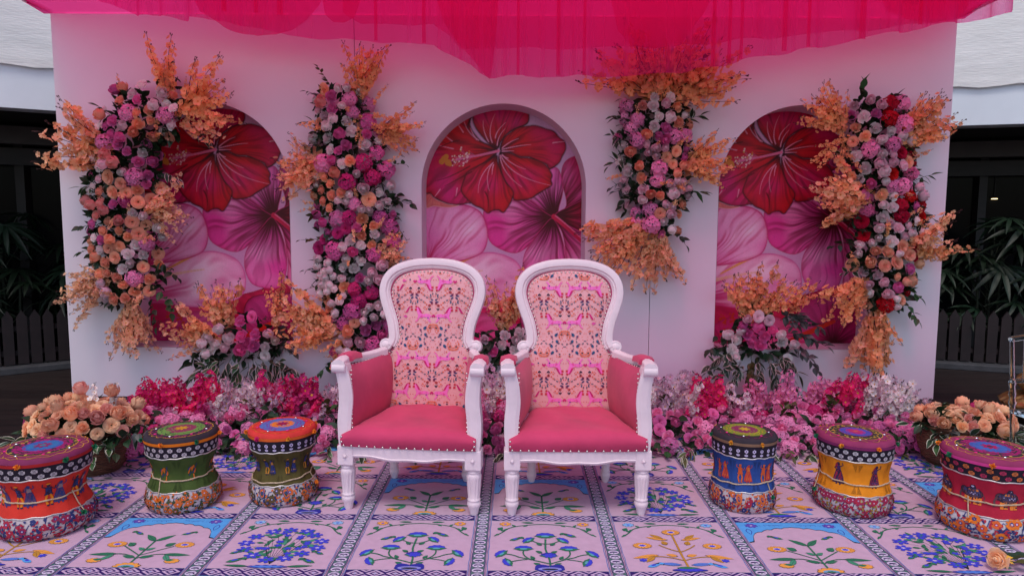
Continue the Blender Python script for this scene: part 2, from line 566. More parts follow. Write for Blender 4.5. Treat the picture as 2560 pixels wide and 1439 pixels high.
def petal(P, ctr, base, dark, light, freq=26, seed=1, outline=None, ow=2.0, vein=0.5, core=30, corecol=None, lightpos=0.7, lamt=0.6):
    P = smooth_poly(P)
    ins, d = inpoly(P)
    ang = np.arctan2(MY - ctr[1], MX - ctr[0]); r = np.hypot(MX - ctr[0], MY - ctr[1])
    R = r[ins].max() + 1e-6
    t = np.clip(r / R, 0, 1)
    wob = vnoise(r * 0.02 + 9, ang * 3 + 20, seed) * 1.2
    n1 = vnoise(ang * freq / 3 + wob * 2 + 40, r * 0.012 + 7, seed + 5)
    n2 = vnoise(ang * freq + wob * 4 + 40, r * 0.02 + 7, seed + 9)
    blot = vnoise(MX * 0.018 + 5, MY * 0.018 + 3, seed + 12)
    col = np.broadcast_to(base, MX.shape + (3,)).copy()
    col = mixc(col, light, np.clip(lamt * np.exp(-((t - lightpos) / 0.28) ** 2) * np.clip(blot * 1.6 - 0.3, 0, 1) * (0.5 + 0.8 * n1), 0, 1))
    col = mixc(col, dark, np.clip(vein * (n2 - 0.45) * 2.2, 0, 0.75) * (1 - 0.4 * t))
    col = mixc(col, dark, np.clip(1 - d / 14, 0, 1) ** 2 * 0.55)
    cc = dark * 0.35 if corecol is None else corecol
    col = mixc(col, cc, np.clip(1.1 * np.exp(-(r / (core * (0.45 + 1.0 * n2))) ** 2), 0, 1))
    IMG[ins] = col[ins]
    if outline is not None:
        e = np.clip(1.3 - d / ow, 0, 1)
        e = e * (0.5 + 0.5 * vnoise(MX * .06, MY * .06, seed + 2))
        IMG[:] = mixc(IMG, outline, e)
def line(pts, w0, w1, col, a=1.0):
    pts = np.array(pts, float)
    pts = np.array(bez(*pts, 14)) if len(pts) == 3 else pts
    n = len(pts)
    for k in range(n - 1):
        (x0, y0), (x1, y1) = pts[k], pts[k + 1]
        L2 = (x1 - x0) ** 2 + (y1 - y0) ** 2 + 1e-9
        t = np.clip(((MX - x0) * (x1 - x0) + (MY - y0) * (y1 - y0)) / L2, 0, 1)
        d = np.hypot(MX - x0 - t * (x1 - x0), MY - y0 - t * (y1 - y0))
        s = k / max(1, n - 2)
        w = w0 + (w1 - w0) * s
        e = np.clip((w - d) / 1.2 + 0.5, 0, 1) * a
        IMG[:] = mixc(IMG, col, e)
def dot(x, y, r, col):
    e = np.clip((r - np.hypot(MX - x, MY - y)) / 1.2 + 0.5, 0, 1)
    IMG[:] = mixc(IMG, col, e)
K = lambda L: [(x / 4.4964 - 86.7, y / 4.4964 - 32) for x, y in L]      # from the study crop to picture units
IMG[:] = lin(205, 170, 200)
BG = vnoise(MX * 0.012, MY * 0.012, 31)
IMG[:] = mixc(IMG, lin(225, 130, 185), BG * 0.7)
RED, DRED, LRED, MAG = lin(205, 12, 30), lin(95, 0, 14), lin(232, 70, 130), lin(215, 30, 120)
PINK, LPINK, HPINK = lin(232, 62, 160), lin(250, 180, 220), lin(196, 20, 100)
# deep magenta ground at the foot of the print
petal([(-20, 455), (120, 462), (240, 455), (330, 430), (420, 440), (420, 620), (-20, 620)], (330, 560), lin(200, 18, 75), lin(120, 0, 40), lin(226, 70, 140), 18, 61, None, core=50, lamt=0.5)
petal([(250, 470), (330, 455), (410, 470), (410, 600), (300, 600), (240, 540)], (330, 575), lin(190, 30, 105), lin(110, 0, 40), lin(210, 100, 180), 22, 62, DRED, 1.5, core=40)
petal([(40, 520), (130, 500), (230, 530), (280, 610), (60, 620), (-10, 580)], (60, 600), lin(205, 40, 120), lin(150, 0, 50), lin(235, 150, 195), 16, 63, None, core=30)
line([(330, 520), (270, 545), (200, 585)], 5, 9, lin(205, 50, 30), 0.9)
for k in range(40):
    dot(40 + rng.rand() * 60, 500 + rng.rand() * 60, 1.5 + rng.rand() * 3, lin(200, 60, 40))
# pink hibiscus with the dark red heart
C2 = K([(1820, 1310)])[0]
hib = dict(freq=30, outline=lin(190, 30, 100), ow=1.0, vein=0.7, core=90, corecol=lin(74, 0, 12))
petal(K([(1840, 1330), (1960, 1180), (1900, 900), (1930, 720), (2060, 640), (2200, 660), (2260, 900), (2240, 1150), (2000, 1300)]), C2, lin(200, 30, 100), lin(160, 5, 50), lin(238, 120, 190), seed=71, **hib)
petal(K([(1840, 1330), (1880, 1200), (1920, 1020), (1890, 840), (1840, 770), (1760, 790), (1640, 980), (1560, 1120), (1700, 1250)]), C2, lin(236, 80, 172), lin(200, 16, 100), LPINK, seed=72, lightpos=0.8, lamt=0.9, **hib)
petal(K([(1820, 1340), (1700, 1250), (1560, 1130), (1350, 1130), (1200, 1230), (1040, 1240), (1060, 1420), (1130, 1620), (1400, 1720), (1620, 1560), (1700, 1430)]), C2, lin(232, 62, 156), lin(196, 18, 96), LPINK, seed=73, lightpos=0.75, lamt=0.8, **hib)
petal(K([(1810, 1330), (1690, 1440), (1600, 1560), (1500, 1720), (1480, 1900), (1560, 2080), (1760, 2130), (1900, 2080), (1960, 1800), (1900, 1500)]), C2, lin(236, 72, 166), lin(200, 18, 100), LPINK, seed=74, lightpos=0.7, lamt=0.8, **hib)
petal(K([(1830, 1330), (1920, 1500), (1970, 1820), (1960, 2100), (2100, 2150), (2260, 2000), (2260, 1500), (2050, 1330)]), C2, lin(226, 56, 146), lin(186, 12, 76), LPINK, seed=75, **hib)
petal(K([(1830, 1310), (1990, 1200), (2260, 1120), (2280, 1500), (2050, 1440)]), C2, lin(190, 16, 60), lin(120, 0, 20), lin(226, 80, 150), seed=76, **hib)
line([C2, (C2[0] + 40, C2[1] + 30), (C2[0] + 95, C2[1] + 85)], 6, 4, lin(196, 24, 70))
line([(C2[0] + 4, C2[1] - 2), (C2[0] + 44, C2[1] + 27), (C2[0] + 98, C2[1] + 82)], 1.4, 1, lin(236, 120, 160), 0.8)
# pale petals at the left
petal([(-30, 470), (-30, 380), (60, 372), (130, 352), (180, 352), (225, 372), (243, 410), (236, 455), (200, 478), (120, 490), (40, 480)], (-60, 470), lin(244, 168, 206), lin(214, 50, 140), lin(254, 226, 236), 20, 81, lin(214, 80, 150), 1.6, 0.7, core=110, corecol=lin(216, 40, 120), lamt=0.9)
line([(40, 400), (80, 378), (120, 356)], 2, 4, lin(230, 160, 70), 0.8); line([(10, 420), (90, 400), (140, 395)], 5, 2, lin(240, 190, 140), 0.5)
petal([(-30, 380), (-30, 245), (40, 236), (95, 232), (135, 250), (152, 290), (150, 330), (130, 356), (70, 374), (20, 380)], (-10, 400), lin(240, 130, 190), lin(206, 16, 110), lin(253, 214, 234), 24, 82, lin(200, 30, 110), 2.0, 0.85, core=60, corecol=lin(206, 10, 80), lamt=0.9)
petal(K([(395, 1040), (440, 1060), (490, 1120), (640, 1180), (760, 1190), (640, 1215), (480, 1200), (395, 1215)]), (20, 200), lin(225, 120, 110), lin(200, 60, 80), lin(240, 190, 160), 10, 83, lin(245, 190, 180), 1.0, core=1)
# big red hibiscus
C1 = K([(1200, 590)])[0]
rk = dict(freq=24, outline=lin(58, 0, 12), ow=2.2, vein=0.8, core=34, corecol=lin(50, 0, 8))
petal(K([(1180, 600), (1000, 480), (880, 300), (940, 60), (600, 200), (340, 560), (330, 900), (700, 900)]), C1, RED, DRED, MAG, seed=90, lightpos=0.7, lamt=0.5, **rk)
petal(K([(1180, 580), (960, 470), (860, 330), (900, 190), (700, 280), (480, 500), (380, 760), (360, 1040), (440, 1060), (490, 1110), (640, 1172), (760, 1182), (860, 1165), (910, 1130), (1080, 760)]), C1, RED, DRED, MAG, seed=91, lightpos=0.75, lamt=0.95, **rk)
petal(K([(1190, 560), (1080, 500), (960, 360), (915, 250), (940, 150), (1100, 90), (1300, 90), (1480, 120), (1535, 190), (1515, 290), (1390, 345), (1290, 410), (1220, 500)]), C1, RED, DRED, MAG, seed=92, lightpos=0.7, lamt=0.8, **rk)
petal(K([(1220, 580), (1250, 460), (1330, 390), (1420, 335), (1520, 318), (1610, 312), (1720, 345), (1810, 375), (1880, 445), (1935, 485), (1945, 570), (1905, 650), (1870, 720), (1770, 785), (1730, 735), (1640, 700), (1540, 655), (1430, 650), (1330, 605)]), C1, RED, DRED, MAG, seed=93, lightpos=0.75, lamt=0.7, **rk)
petal(K([(1220, 600), (1330, 612), (1440, 658), (1560, 668), (1680, 712), (1745, 765), (1795, 850), (1785, 905), (1795, 960), (1740, 1000), (1640, 1060), (1560, 1110), (1450, 1132), (1370, 1120), (1350, 1040), (1280, 940), (1205, 760)]), C1, RED, DRED, MAG, seed=94, lightpos=0.6, lamt=0.6, **rk)
petal(K([(1180, 640), (1195, 730), (1275, 920), (1345, 1005), (1368, 1060), (1340, 1150), (1285, 1240), (1250, 1268), (1200, 1240), (1130, 1250), (1080, 1278), (1010, 1222), (930, 1190), (860, 1130), (800, 1060), (785, 1000), (820, 900), (850, 830), (940, 770), (1080, 700)]), C1, RED, DRED, MAG, seed=95, lightpos=0.65, lamt=0.6, **rk)
VEIN = lin(236, 150, 180)
for a in ([(1130, 500), (1070, 370), (1160, 190)], [(1090, 490), (1020, 370), (1030, 260)], [(1165, 450), (1170, 370), (1280, 280)], [(1185, 530), (1190, 430), (1270, 350)],
          [(980, 475), (840, 390), (815, 250)], [(960, 470), (910, 410), (890, 340)], [(810, 390), (770, 330), (740, 290)],
          [(1240, 560), (1310, 490), (1420, 455)], [(1240, 575), (1400, 530), (1560, 520)], [(1240, 595), (1300, 590), (1370, 590)], [(1800, 500), (1860, 490), (1930, 486)],
          [(1215, 640), (1240, 840), (1460, 985)], [(1225, 640), (1330, 880), (1780, 965)], [(1240, 630), (1330, 740), (1500, 790)], [(1240, 640), (1290, 670), (1310, 670)],
          [(1140, 720), (970, 850), (975, 1050)], [(1130, 730), (1040, 860), (1100, 1030)], [(1145, 740), (1125, 800), (1130, 850)],
          [(700, 570), (600, 550), (530, 530)], [(690, 490), (640, 450), (590, 420)], [(550, 1015), (520, 1060), (490, 1095)], [(740, 1000), (735, 1040), (725, 1090)]):
    line(K(a), 1.4, 0.5, VEIN, 0.75)
for a in ([(880, 760), (640, 900), (500, 920)], [(900, 820), (700, 930), (600, 980)], [(760, 480), (620, 500), (480, 600)], [(1050, 1040), (1110, 1130), (1080, 1250)]):
    line(K(a), 2.0, 0.6, DRED, 0.7)
line(K([(1200, 590), (1000, 640), (680, 700)]), 3.2, 1.6, lin(226, 110, 150))
for k in range(46):
    t = rng.rand(); s = rng.randn() * 48
    x, y = 680 + t * 200, 690 - t * 40 + s
    line([K([(x + 60, 680 - t * 40)])[0], K([(x, y)])[0]], 0.5, 0.4, lin(226, 120, 170), 0.5)
    dot(*K([(x, y)])[0], 1.1 + rng.rand() * 1.2, lin(240, 210, 200) if rng.rand() < .6 else lin(214, 140, 50))
for x, y, r in ((600, 680, 8), (640, 720, 8), (570, 710, 7), (620, 655, 6), (660, 740, 5)):
    dot(*K([(x, y)])[0], r, lin(216, 132, 46))
IMG *= 1.04 * (0.94 + 0.12 * vnoise(MX * 0.5, MY * 0.5, 5))[..., None]
verts = np.stack([(UU - 0.5) * mw, np.zeros_like(UU), 2.405 - VV * mh], -1).reshape(-1, 3)
idx = np.arange(GX * GZ).reshape(GZ, GX)
quads = np.stack([idx[1:, :-1], idx[1:, 1:], idx[:-1, 1:], idx[:-1, :-1]], -1).reshape(-1, 4)
mural_me = bpy.data.meshes.new('printed_mural')
mural_me.vertices.add(len(verts)); mural_me.vertices.foreach_set('co', verts.ravel())
mural_me.loops.add(quads.size); mural_me.loops.foreach_set('vertex_index', quads.ravel())
mural_me.polygons.add(len(quads))
mural_me.polygons.foreach_set('loop_start', np.arange(len(quads)) * 4)
mural_me.update(calc_edges=True)
ca = mural_me.color_attributes.new('Col', 'FLOAT_COLOR', 'POINT')
ca.data.foreach_set('color', np.concatenate([IMG.reshape(-1, 3), np.ones((GX * GZ, 1))], 1).ravel().astype(np.float32))
mural_me.materials.append(mat('mural_vinyl', (1, 1, 1), 0.5, vcol=True, spec=0.3))
for cx in ACX:
    o = link('printed_mural', mural_me, wall, WI @ Matrix.Translation((cx, 0.306, 0)))
    o['label'] = 'red and pink hibiscus print at the back of the niche'
# ================================================================== sheer pink canopy
def sheer(name, tint, cloth, opac, fold=0.5):
    m = bpy.data.materials.new(name); m.use_nodes = True
    N, L = m.node_tree.nodes, m.node_tree.links
    N.remove(N['Principled BSDF'])
    tr = N.new('ShaderNodeBsdfTransparent'); tr.inputs['Color'].default_value = (*tint, 1)
    df = N.new('ShaderNodeBsdfDiffuse'); df.inputs['Color'].default_value = (*cloth, 1)
    tl = N.new('ShaderNodeBsdfTranslucent'); tl.inputs['Color'].default_value = (*cloth, 1)
    a = N.new('ShaderNodeMixShader'); a.inputs['Fac'].default_value = 0.6
    L.new(df.outputs[0], a.inputs[1]); L.new(tl.outputs[0], a.inputs[2])
    lw = N.new('ShaderNodeLayerWeight'); lw.inputs['Blend'].default_value = 0.45     # threads close up where a fold turns edge-on
    tx = N.new('ShaderNodeTexNoise'); tx.inputs['Scale'].default_value = 9
    mr = N.new('ShaderNodeMapRange'); mr.inputs['To Min'].default_value = opac; mr.inputs['To Max'].default_value = min(1, opac + fold)
    L.new(lw.outputs['Facing'], mr.inputs['Value'])
    mx = N.new('ShaderNodeMixShader')
    L.new(mr.outputs['Result'], mx.inputs['Fac'])
    L.new(tr.outputs[0], mx.inputs[1]); L.new(a.outputs[0], mx.inputs[2])
    L.new(mx.outputs[0], N['Material Output'].inputs['Surface'])
    return m
SHEER = sheer('sheer_net', (1.0, 0.46, 0.74), (0.95, 0.06, 0.40), 0.27, 0.85)
SHEER2 = sheer('sheer_net_dense', (1.0, 0.38, 0.66), (0.95, 0.045, 0.32), 0.32)
ROOFM = sheer('roof_net', (1.0, 0.10, 0.36), (0.95, 0.04, 0.26), 0.36, 0.10)

can = thing('canopy', 'hot pink sheer net canopy with ruffled hems hanging across the top', 'canopy', (0, -0.5, DECK_Z))
CI = world_child(can)
def hem_line(px, y):
    P = [at(u, v, y) for u, v in px]
    return [p.x for p in P], [p.z for p in P]
def curtain(px, y, ztop, mat_, seed, amp=0.022, freq=7.0, name='valance', x0=None, x1=None):
    hx, hz = hem_line(px, y)
    rnd = np.random.RandomState(seed)
    n = int((hx[-1] - hx[0]) / 0.009) + 2
    X = np.linspace(hx[0], hx[-1], n)
    Z = np.interp(X, hx, hz)
    ph = X * freq * 2 * PI + 2.2 * np.sin(X * 3.1 + seed) + 1.1 * np.sin(X * 7.7 + seed * 2)
    pleat = np.sign(np.sin(ph)) * np.abs(np.sin(ph)) ** 0.6 * (0.55 + 0.45 * np.sin(X * 2.3 + seed)) + 0.35 * np.sin(ph * 0.53 + 1)
    P = []
    for k in range(n):
        row = []
        hemz = Z[k] + 0.009 * math.sin(ph[k] * 0.5) + 0.004 * math.sin(ph[k])
        for j in range(9):
            t = j / 8
            z = ztop + (hemz - ztop) * t
            row.append((X[k] + 0.006 * math.cos(ph[k]) * t, y + amp * pleat[k] * (0.25 + 0.75 * t), z))
        P.append(row)
    m = MB(); m.grid(P)
    return part(name, m, mat_, can, smooth=True, Mx=CI)
OUT = [(250, 5), (300, 22), (340, 36), (420, 44), (470, 50), (475, 40), (540, 54), (600, 62), (660, 76), (720, 88), (800, 97), (880, 100), (960, 106), (1050, 112), (1085, 112),
       (1130, 140), (1190, 172), (1225, 196), (1300, 190), (1400, 192), (1500, 190), (1600, 190), (1700, 180), (1800, 165), (1850, 152), (1950, 135), (2050, 118), (2150, 98), (2250, 80), (2330, 66), (2390, 56), (2450, 48), (2500, 42), (2530, 30), (2536, 0)]
curtain(OUT, -0.52, 3.42, SHEER, 1, 0.034, 4.6)
IN = [(860, 30), (900, 60), (1000, 64), (1080, 60), (1120, 90), (1150, 120), (1300, 122), (1450, 121), (1600, 118), (1750, 110), (1900, 96), (2050, 86), (2200, 72), (2300, 62), (2380, 50), (2420, 20)]
curtain(IN, -0.47, 3.42, SHEER, 2, 0.028, 3.6)
RIGHT = [(2190, -40), (2215, 30), (2260, 48), (2330, 52), (2395, 46), (2450, 20), (2490, -5)]
curtain(RIGHT, -0.42, 3.42, SHEER2, 5, 0.02, 3.5, 'gathered_net')
for k, (px, y) in enumerate((([(470, -30), (500, 30), (560, 66), (610, 86), (645, 93), (690, 88), (730, 74), (770, 48), (800, 10), (810, -40)], -0.44),
                             ([(800, -30), (815, 40), (835, 58), (860, 58), (885, 44), (900, 0)], -0.45),
                             ([(1080, -30), (1110, 60), (1150, 115), (1190, 160), (1226, 196), (1232, 150), (1240, 60), (1246, -30)], -0.49),
                             ([(1520, -30), (1545, 80), (1580, 118), (1640, 122), (1700, 110), (1760, 40), (1790, -30)], -0.43))):
    curtain(px, y, 3.42, SHEER2, 11 + k, 0.012, 3.0, 'swag')
# vertical gathers where the net is bunched
for k, (u, w, v1) in enumerate(((1395, 9, 190), (1295, 7, 190), (1460, 8, 190), (1782, 10, 166), (1822, 9, 160), (1852, 8, 150), (1960, 12, 130), (2020, 9, 120), (2155, 16, 100), (2300, 10, 64), (560, 12, 30), (640, 9, 34), (700, 14, 40), (940, 8, 104), (1060, 9, 110))):
    p = at(u, v1, -0.535)
    m = MB()
    ww = w / 330 / 2
    m.grid([[(p.x + s * ww * (0.8 + 0.2 * t / 5), -0.535 - 0.01 * math.cos(s * PI / 2), 3.42 + (p.z + 0.004 - 3.42) * t / 5) for s in (-1, -.5, 0, .5, 1)] for t in range(6)])
    part('net_fold', m, SHEER2, can, smooth=True, Mx=CI)
# roof sheet: tied to the wall at both ends, open in the middle, gathered in soft ridges
m = MB(); P = []
nx, ny = 200, 24
for i in range(nx + 1):
    x = -3.74 + 7.48 * i / nx
    yr = 0.05
    row = []
    for j in range(ny + 1):
        t = j / ny
        y = yr + (-2.6 - yr) * t
        s = math.sin(PI * min(1, t * 1.02))
        mid = min(1, max(0, (2.95 - abs(x + 0.1)) / 0.5))           # lifted off the wall top except near both ends
        z = 3.10 + (0.05 + 0.38 * mid) * min(1, -(y - 0.05) / 0.55) ** 0.8 + 0.016 * math.sin(x * 14 + 2 * math.sin(y * 2)) * min(1, s * 2) - 0.04 * s * abs(math.sin(x * 1.7))
        row.append((x, y, z))
    P.append(row)
m.grid(P)
part('roof_sheet', m, ROOFM, can, smooth=True, Mx=CI)
POLE = mat('white_pipe', (0.75, 0.75, 0.76), 0.35, noise=0.04)
m = MB()
m.tube([(-3.72, -2.6, DECK_Z), (-3.72, -2.6, 3.14)], 0.025, 10); part('post', m, POLE, can, smooth=True, Mx=CI)
m = MB()
m.tube([(3.72, -2.6, DECK_Z), (3.72, -2.6, 3.14)], 0.025, 10); part('post', m, POLE, can, smooth=True, Mx=CI)
for a, b in (((-3.72, -2.6, 3.14), (3.72, -2.6, 3.14)), ((-3.72, -2.6, 3.14), (-3.72, 0.1, 3.14)), ((3.72, -2.6, 3.14), (3.72, 0.1, 3.14)), ((-3.3, -0.49, 3.45), (3.72, -0.49, 3.45)), ((-3.6, 0.12, 3.115), (3.6, 0.12, 3.115))):
    m = MB(); m.tube([a, b], 0.022, 10); part('rail', m, POLE, can, smooth=True, Mx=CI)

# ================================================================== printed floor cloth
CX0, CY0, CW, CL, CROT = -0.0847, -2.9599, 0.5834, 0.5295, -0.0109
SW, BW = 0.086, 0.062                       # stripe and border widths
CLOTH = (0.54, 0.355, 0.475)
carpet = thing('floor_cloth', 'pink floor cloth printed with blue and gold flowering plants in panels', 'carpet', (CX0, CY0, 0), CROT)
m = MB()
nx, ny = 140, 90
for_grid = []
for i in range(nx + 1):
    x = -5.05 * CW + 10.1 * CW * i / nx
    for_grid.append([(x, -2.1 * CL + 7.2 * CL * j / ny, 0) for j in range(ny + 1)])
m.grid(for_grid)
part('cloth_base', m, mat('cloth_pink', CLOTH, 0.8, noise=0.05, nscale=25, bump=0.4, bscale=3.5, spec=0.2), carpet, smooth=True)
NAVY, GREEN, LGREEN, BLUE, DBLUE, GOLD, OCHRE, CYAN, INK = (0.03, 0.012, 0.12), (0.03, 0.17, 0.09), (0.06, 0.27, 0.16), (0.05, 0.055, 0.55), (0.03, 0.03, 0.3), (0.78, 0.33, 0.06), (0.5, 0.24, 0.03), (0.09, 0.34, 0.72), (0.012, 0.02, 0.03)
PALE = (0.52, 0.43, 0.62)
PA, PB = CW - SW, CL - BW
def oleaf(x, y, L, w, ang, col, vein=True):
    o = [(leaf2(x - 0.002 * math.cos(ang), y - 0.002 * math.sin(ang), L + 0.002, w + 0.0009, ang), INK), (leaf2(x, y, L, w, ang), col)]
    if vein:
        o.append((stroke2([(x, y), (x + L * .8 * math.cos(ang), y + L * .8 * math.sin(ang))], 0.0012), INK))
    return o
def ostroke(p, w, col):
    return [(stroke2(p, w + 0.0016), INK), (stroke2(p, w), col)]
def daisy(x, y, r, col, ctr, sq=0.62):
    s = [(scallop(x, y, r + 0.0015, 14, .12, sq), INK), (scallop(x, y, r, 14, .14, sq), col)]
    for k in range(14):
        a = 2 * PI * k / 14
        s.append((stroke2([(x + r * .45 * math.cos(a), y + r * .45 * sq * math.sin(a)), (x + r * .92 * math.cos(a), y + r * .92 * sq * math.sin(a))], 0.001), INK))
    return s + [(ell(x, y, r * .42, r * .42 * sq), PALE), (scallop(x, y, r * .33, 7, .3, sq), ctr)]
def parrot(x, y, s, flip, c2=GREEN):
    b = [([(0, 0), (.03, .012), (.05, .022), (.058, .016), (.06, .026), (.05, .034), (.036, .028), (.018, .018)], INK),
         (leaf2(.002, .002, .05, .009, .42), c2), (ell(.051, .026, .008, .007), c2), (leaf2(.015, .01, .022, .005, .5), BLUE)]
    return xf(b, (-1 if flip else 1) * s, s, x, y)
def vine(col_corner, leafc=GREEN):
    s = []
    for sg in (1, -1):
        p = bez((0, PB * .93), (sg * PA * .30, PB * .90), (sg * PA * .36, PB * .80), 10) + bez((sg * PA * .36, PB * .80), (sg * PA * .40, PB * .72), (sg * PA * .47, PB * .66), 8)[1:]
        s += ostroke(p, 0.005, leafc)
        for k in (3, 6, 9, 12, 15):
            q = p[k]
            s += oleaf(q[0], q[1], 0.028, 0.006, (0.9 if sg > 0 else PI - 0.9) + (k % 2) * -1.6 * sg, leafc, False)
        s += oleaf(sg * .05, PB * .955, .06, .008, (0.05 if sg > 0 else PI - .05), leafc)
        s += oleaf(sg * PA * .43, PB * .79, .035, .013, PI / 2 + sg * .5, leafc)
        s += [(scallop(sg * PA * .37, PB * .925, .030, 8, .3, .72), INK), (scallop(sg * PA * .37, PB * .925, .028, 8, .32, .72), col_corner), (scallop(sg * PA * .37, PB * .925, .009, 6, .3, .7), BLUE)]
    return s
def carn(x, y, r, ang, col=BLUE):
    r *= 1.12
    """carnation seen from the side, opening along ang"""
    b = [(stroke2([(-r * 1.1, 0), (0, -r * .42), (r * 1.1, 0)], .002), INK)]
    fan = [(-r, 0)] + [(r * math.cos(PI - PI * k / 10) * (1 - .08 * (k % 2)), r * .72 * math.sin(PI * k / 10) * (1 - .1 * (k % 2))) for k in range(1, 10)] + [(r, 0)]
    b += [(fan, DBLUE), ([(a * .92, c * .92 + .001) for a, c in fan], col)]
    b += [([(-r * 1.05, 0), (-r * .5, r * .15), (0, .05 * r), (r * .5, r * .15), (r * 1.05, 0), (r * .4, -r * .4), (-r * .4, -r * .4)], GREEN),
          (ell(0, -r * .02, r * .4, r * .16), (0.1, 0.35, 0.42))]
    return xf(b, 1, 1, x, y, ang - PI / 2)
def panel_blue():
    s = vine(GOLD)
    b = PB
    s += ostroke([(.012, b * .05), (.01, b * .2), (-.004, b * .4), (0, b * .6)], .007, GREEN)
    for sg in (1, -1):
        s += ostroke(bez((.01, b * .12), (sg * .07, b * .2), (sg * .12, b * .24)) + bez((sg * .12, b * .24), (sg * .15, b * .3), (sg * .19, b * .3))[1:], .005, GREEN)
        s += ostroke(bez((sg * .085, b * .2), (sg * .14, b * .18), (sg * .155, b * .15)), .004, GREEN)
        s += ostroke(bez((sg * .07, b * .2), (sg * .11, b * .27), (sg * .10, b * .36)), .005, GREEN)
        s += ostroke(bez((0, b * .5), (sg * .03, b * .5), (sg * .06, b * .56)), .004, GREEN)
        s += carn(sg * .195, b * .30, .034, PI / 2 - sg * .9) + carn(sg * .165, b * .15, .032, PI / 2 - sg * 2.0)
        s += carn(sg * .10, b * .40, .038, PI / 2) + carn(sg * .075, b * .57, .032, PI / 2 - sg * .8)
        for q in ((.03, .1, .5), (.055, .2, 1.1), (.02, .32, .6), (.02, .47, .8)):
            s += oleaf(sg * q[0], b * q[1], .034, .009, (q[2] if sg > 0 else PI - q[2]), GREEN)
    s += carn(0, b * .66, .042, PI / 2) + carn(.008, b * .27, .034, PI / 2, DBLUE)
    s += [(scallop(.012, b * .27, .03, 7, .4, .7), BLUE)]
    s += parrot(-.165, b * .56, 1.15, False) + parrot(.145, b * .64, 1.3, True)
    s += [(leaf2(-.055, .008, .07, .03, .45), DBLUE), (leaf2(.07, .008, .07, .03, PI - .45), DBLUE), (ell(.008, .012, .05, .014), (0.25, 0.25, 0.6)), (ell(.008, .01, .035, .007), INK)]
    return s
def panel_gold():
    s = vine((0.2, 0.42, 0.72)); b = PB
    s += ostroke([(.004, b * .06), (0, b * .3), (0, b * .72)], .008, OCHRE)
    for sg in (1, -1):
        s += ostroke(bez((0, b * .36), (sg * .05, b * .42), (sg * .08, b * .5)), .005, OCHRE)
        s += ostroke(bez((0, b * .2), (sg * .08, b * .3), (sg * .14, b * .26)), .005, OCHRE)
        s += oleaf(sg * .10, b * .30, .12, .014, (-.25 if sg > 0 else PI + .25), GOLD) + oleaf(sg * .12, b * .28, .07, .013, (-.9 if sg > 0 else PI + .9), OCHRE)
        s += oleaf(sg * .03, b * .60, .10, .012, (.25 if sg > 0 else PI - .25), GOLD) + oleaf(sg * .05, b * .62, .07, .012, (.7 if sg > 0 else PI - .7), OCHRE)
        s += oleaf(sg * .045, b * .5, .04, .014, (1.2 if sg > 0 else PI - 1.2), OCHRE) + oleaf(sg * .02, b * .28, .05, .012, (.3 if sg > 0 else PI - .3), GOLD)
        s += daisy(sg * .155, b * .48, .042, GOLD, BLUE)
        s += oleaf(sg * .02, b * .12, .1, .012, (.12 if sg > 0 else PI - .12), (0.1, 0.2, 0.6)) + parrot(sg * .17, b * .07, 1.3, sg > 0, CYAN)
        s += [(scallop(sg * .175, b * .2, .018, 6, .4, .8), BLUE)]
    s += daisy(0, b * .76, .042, GOLD, BLUE)
    s += [(ell(.004, .012, .075, .012), DBLUE), (scallop(.004, .016, .055, 9, .4, .3), BLUE), (leaf2(-.05, .03, .1, .01, .0), GREEN)]
    return s
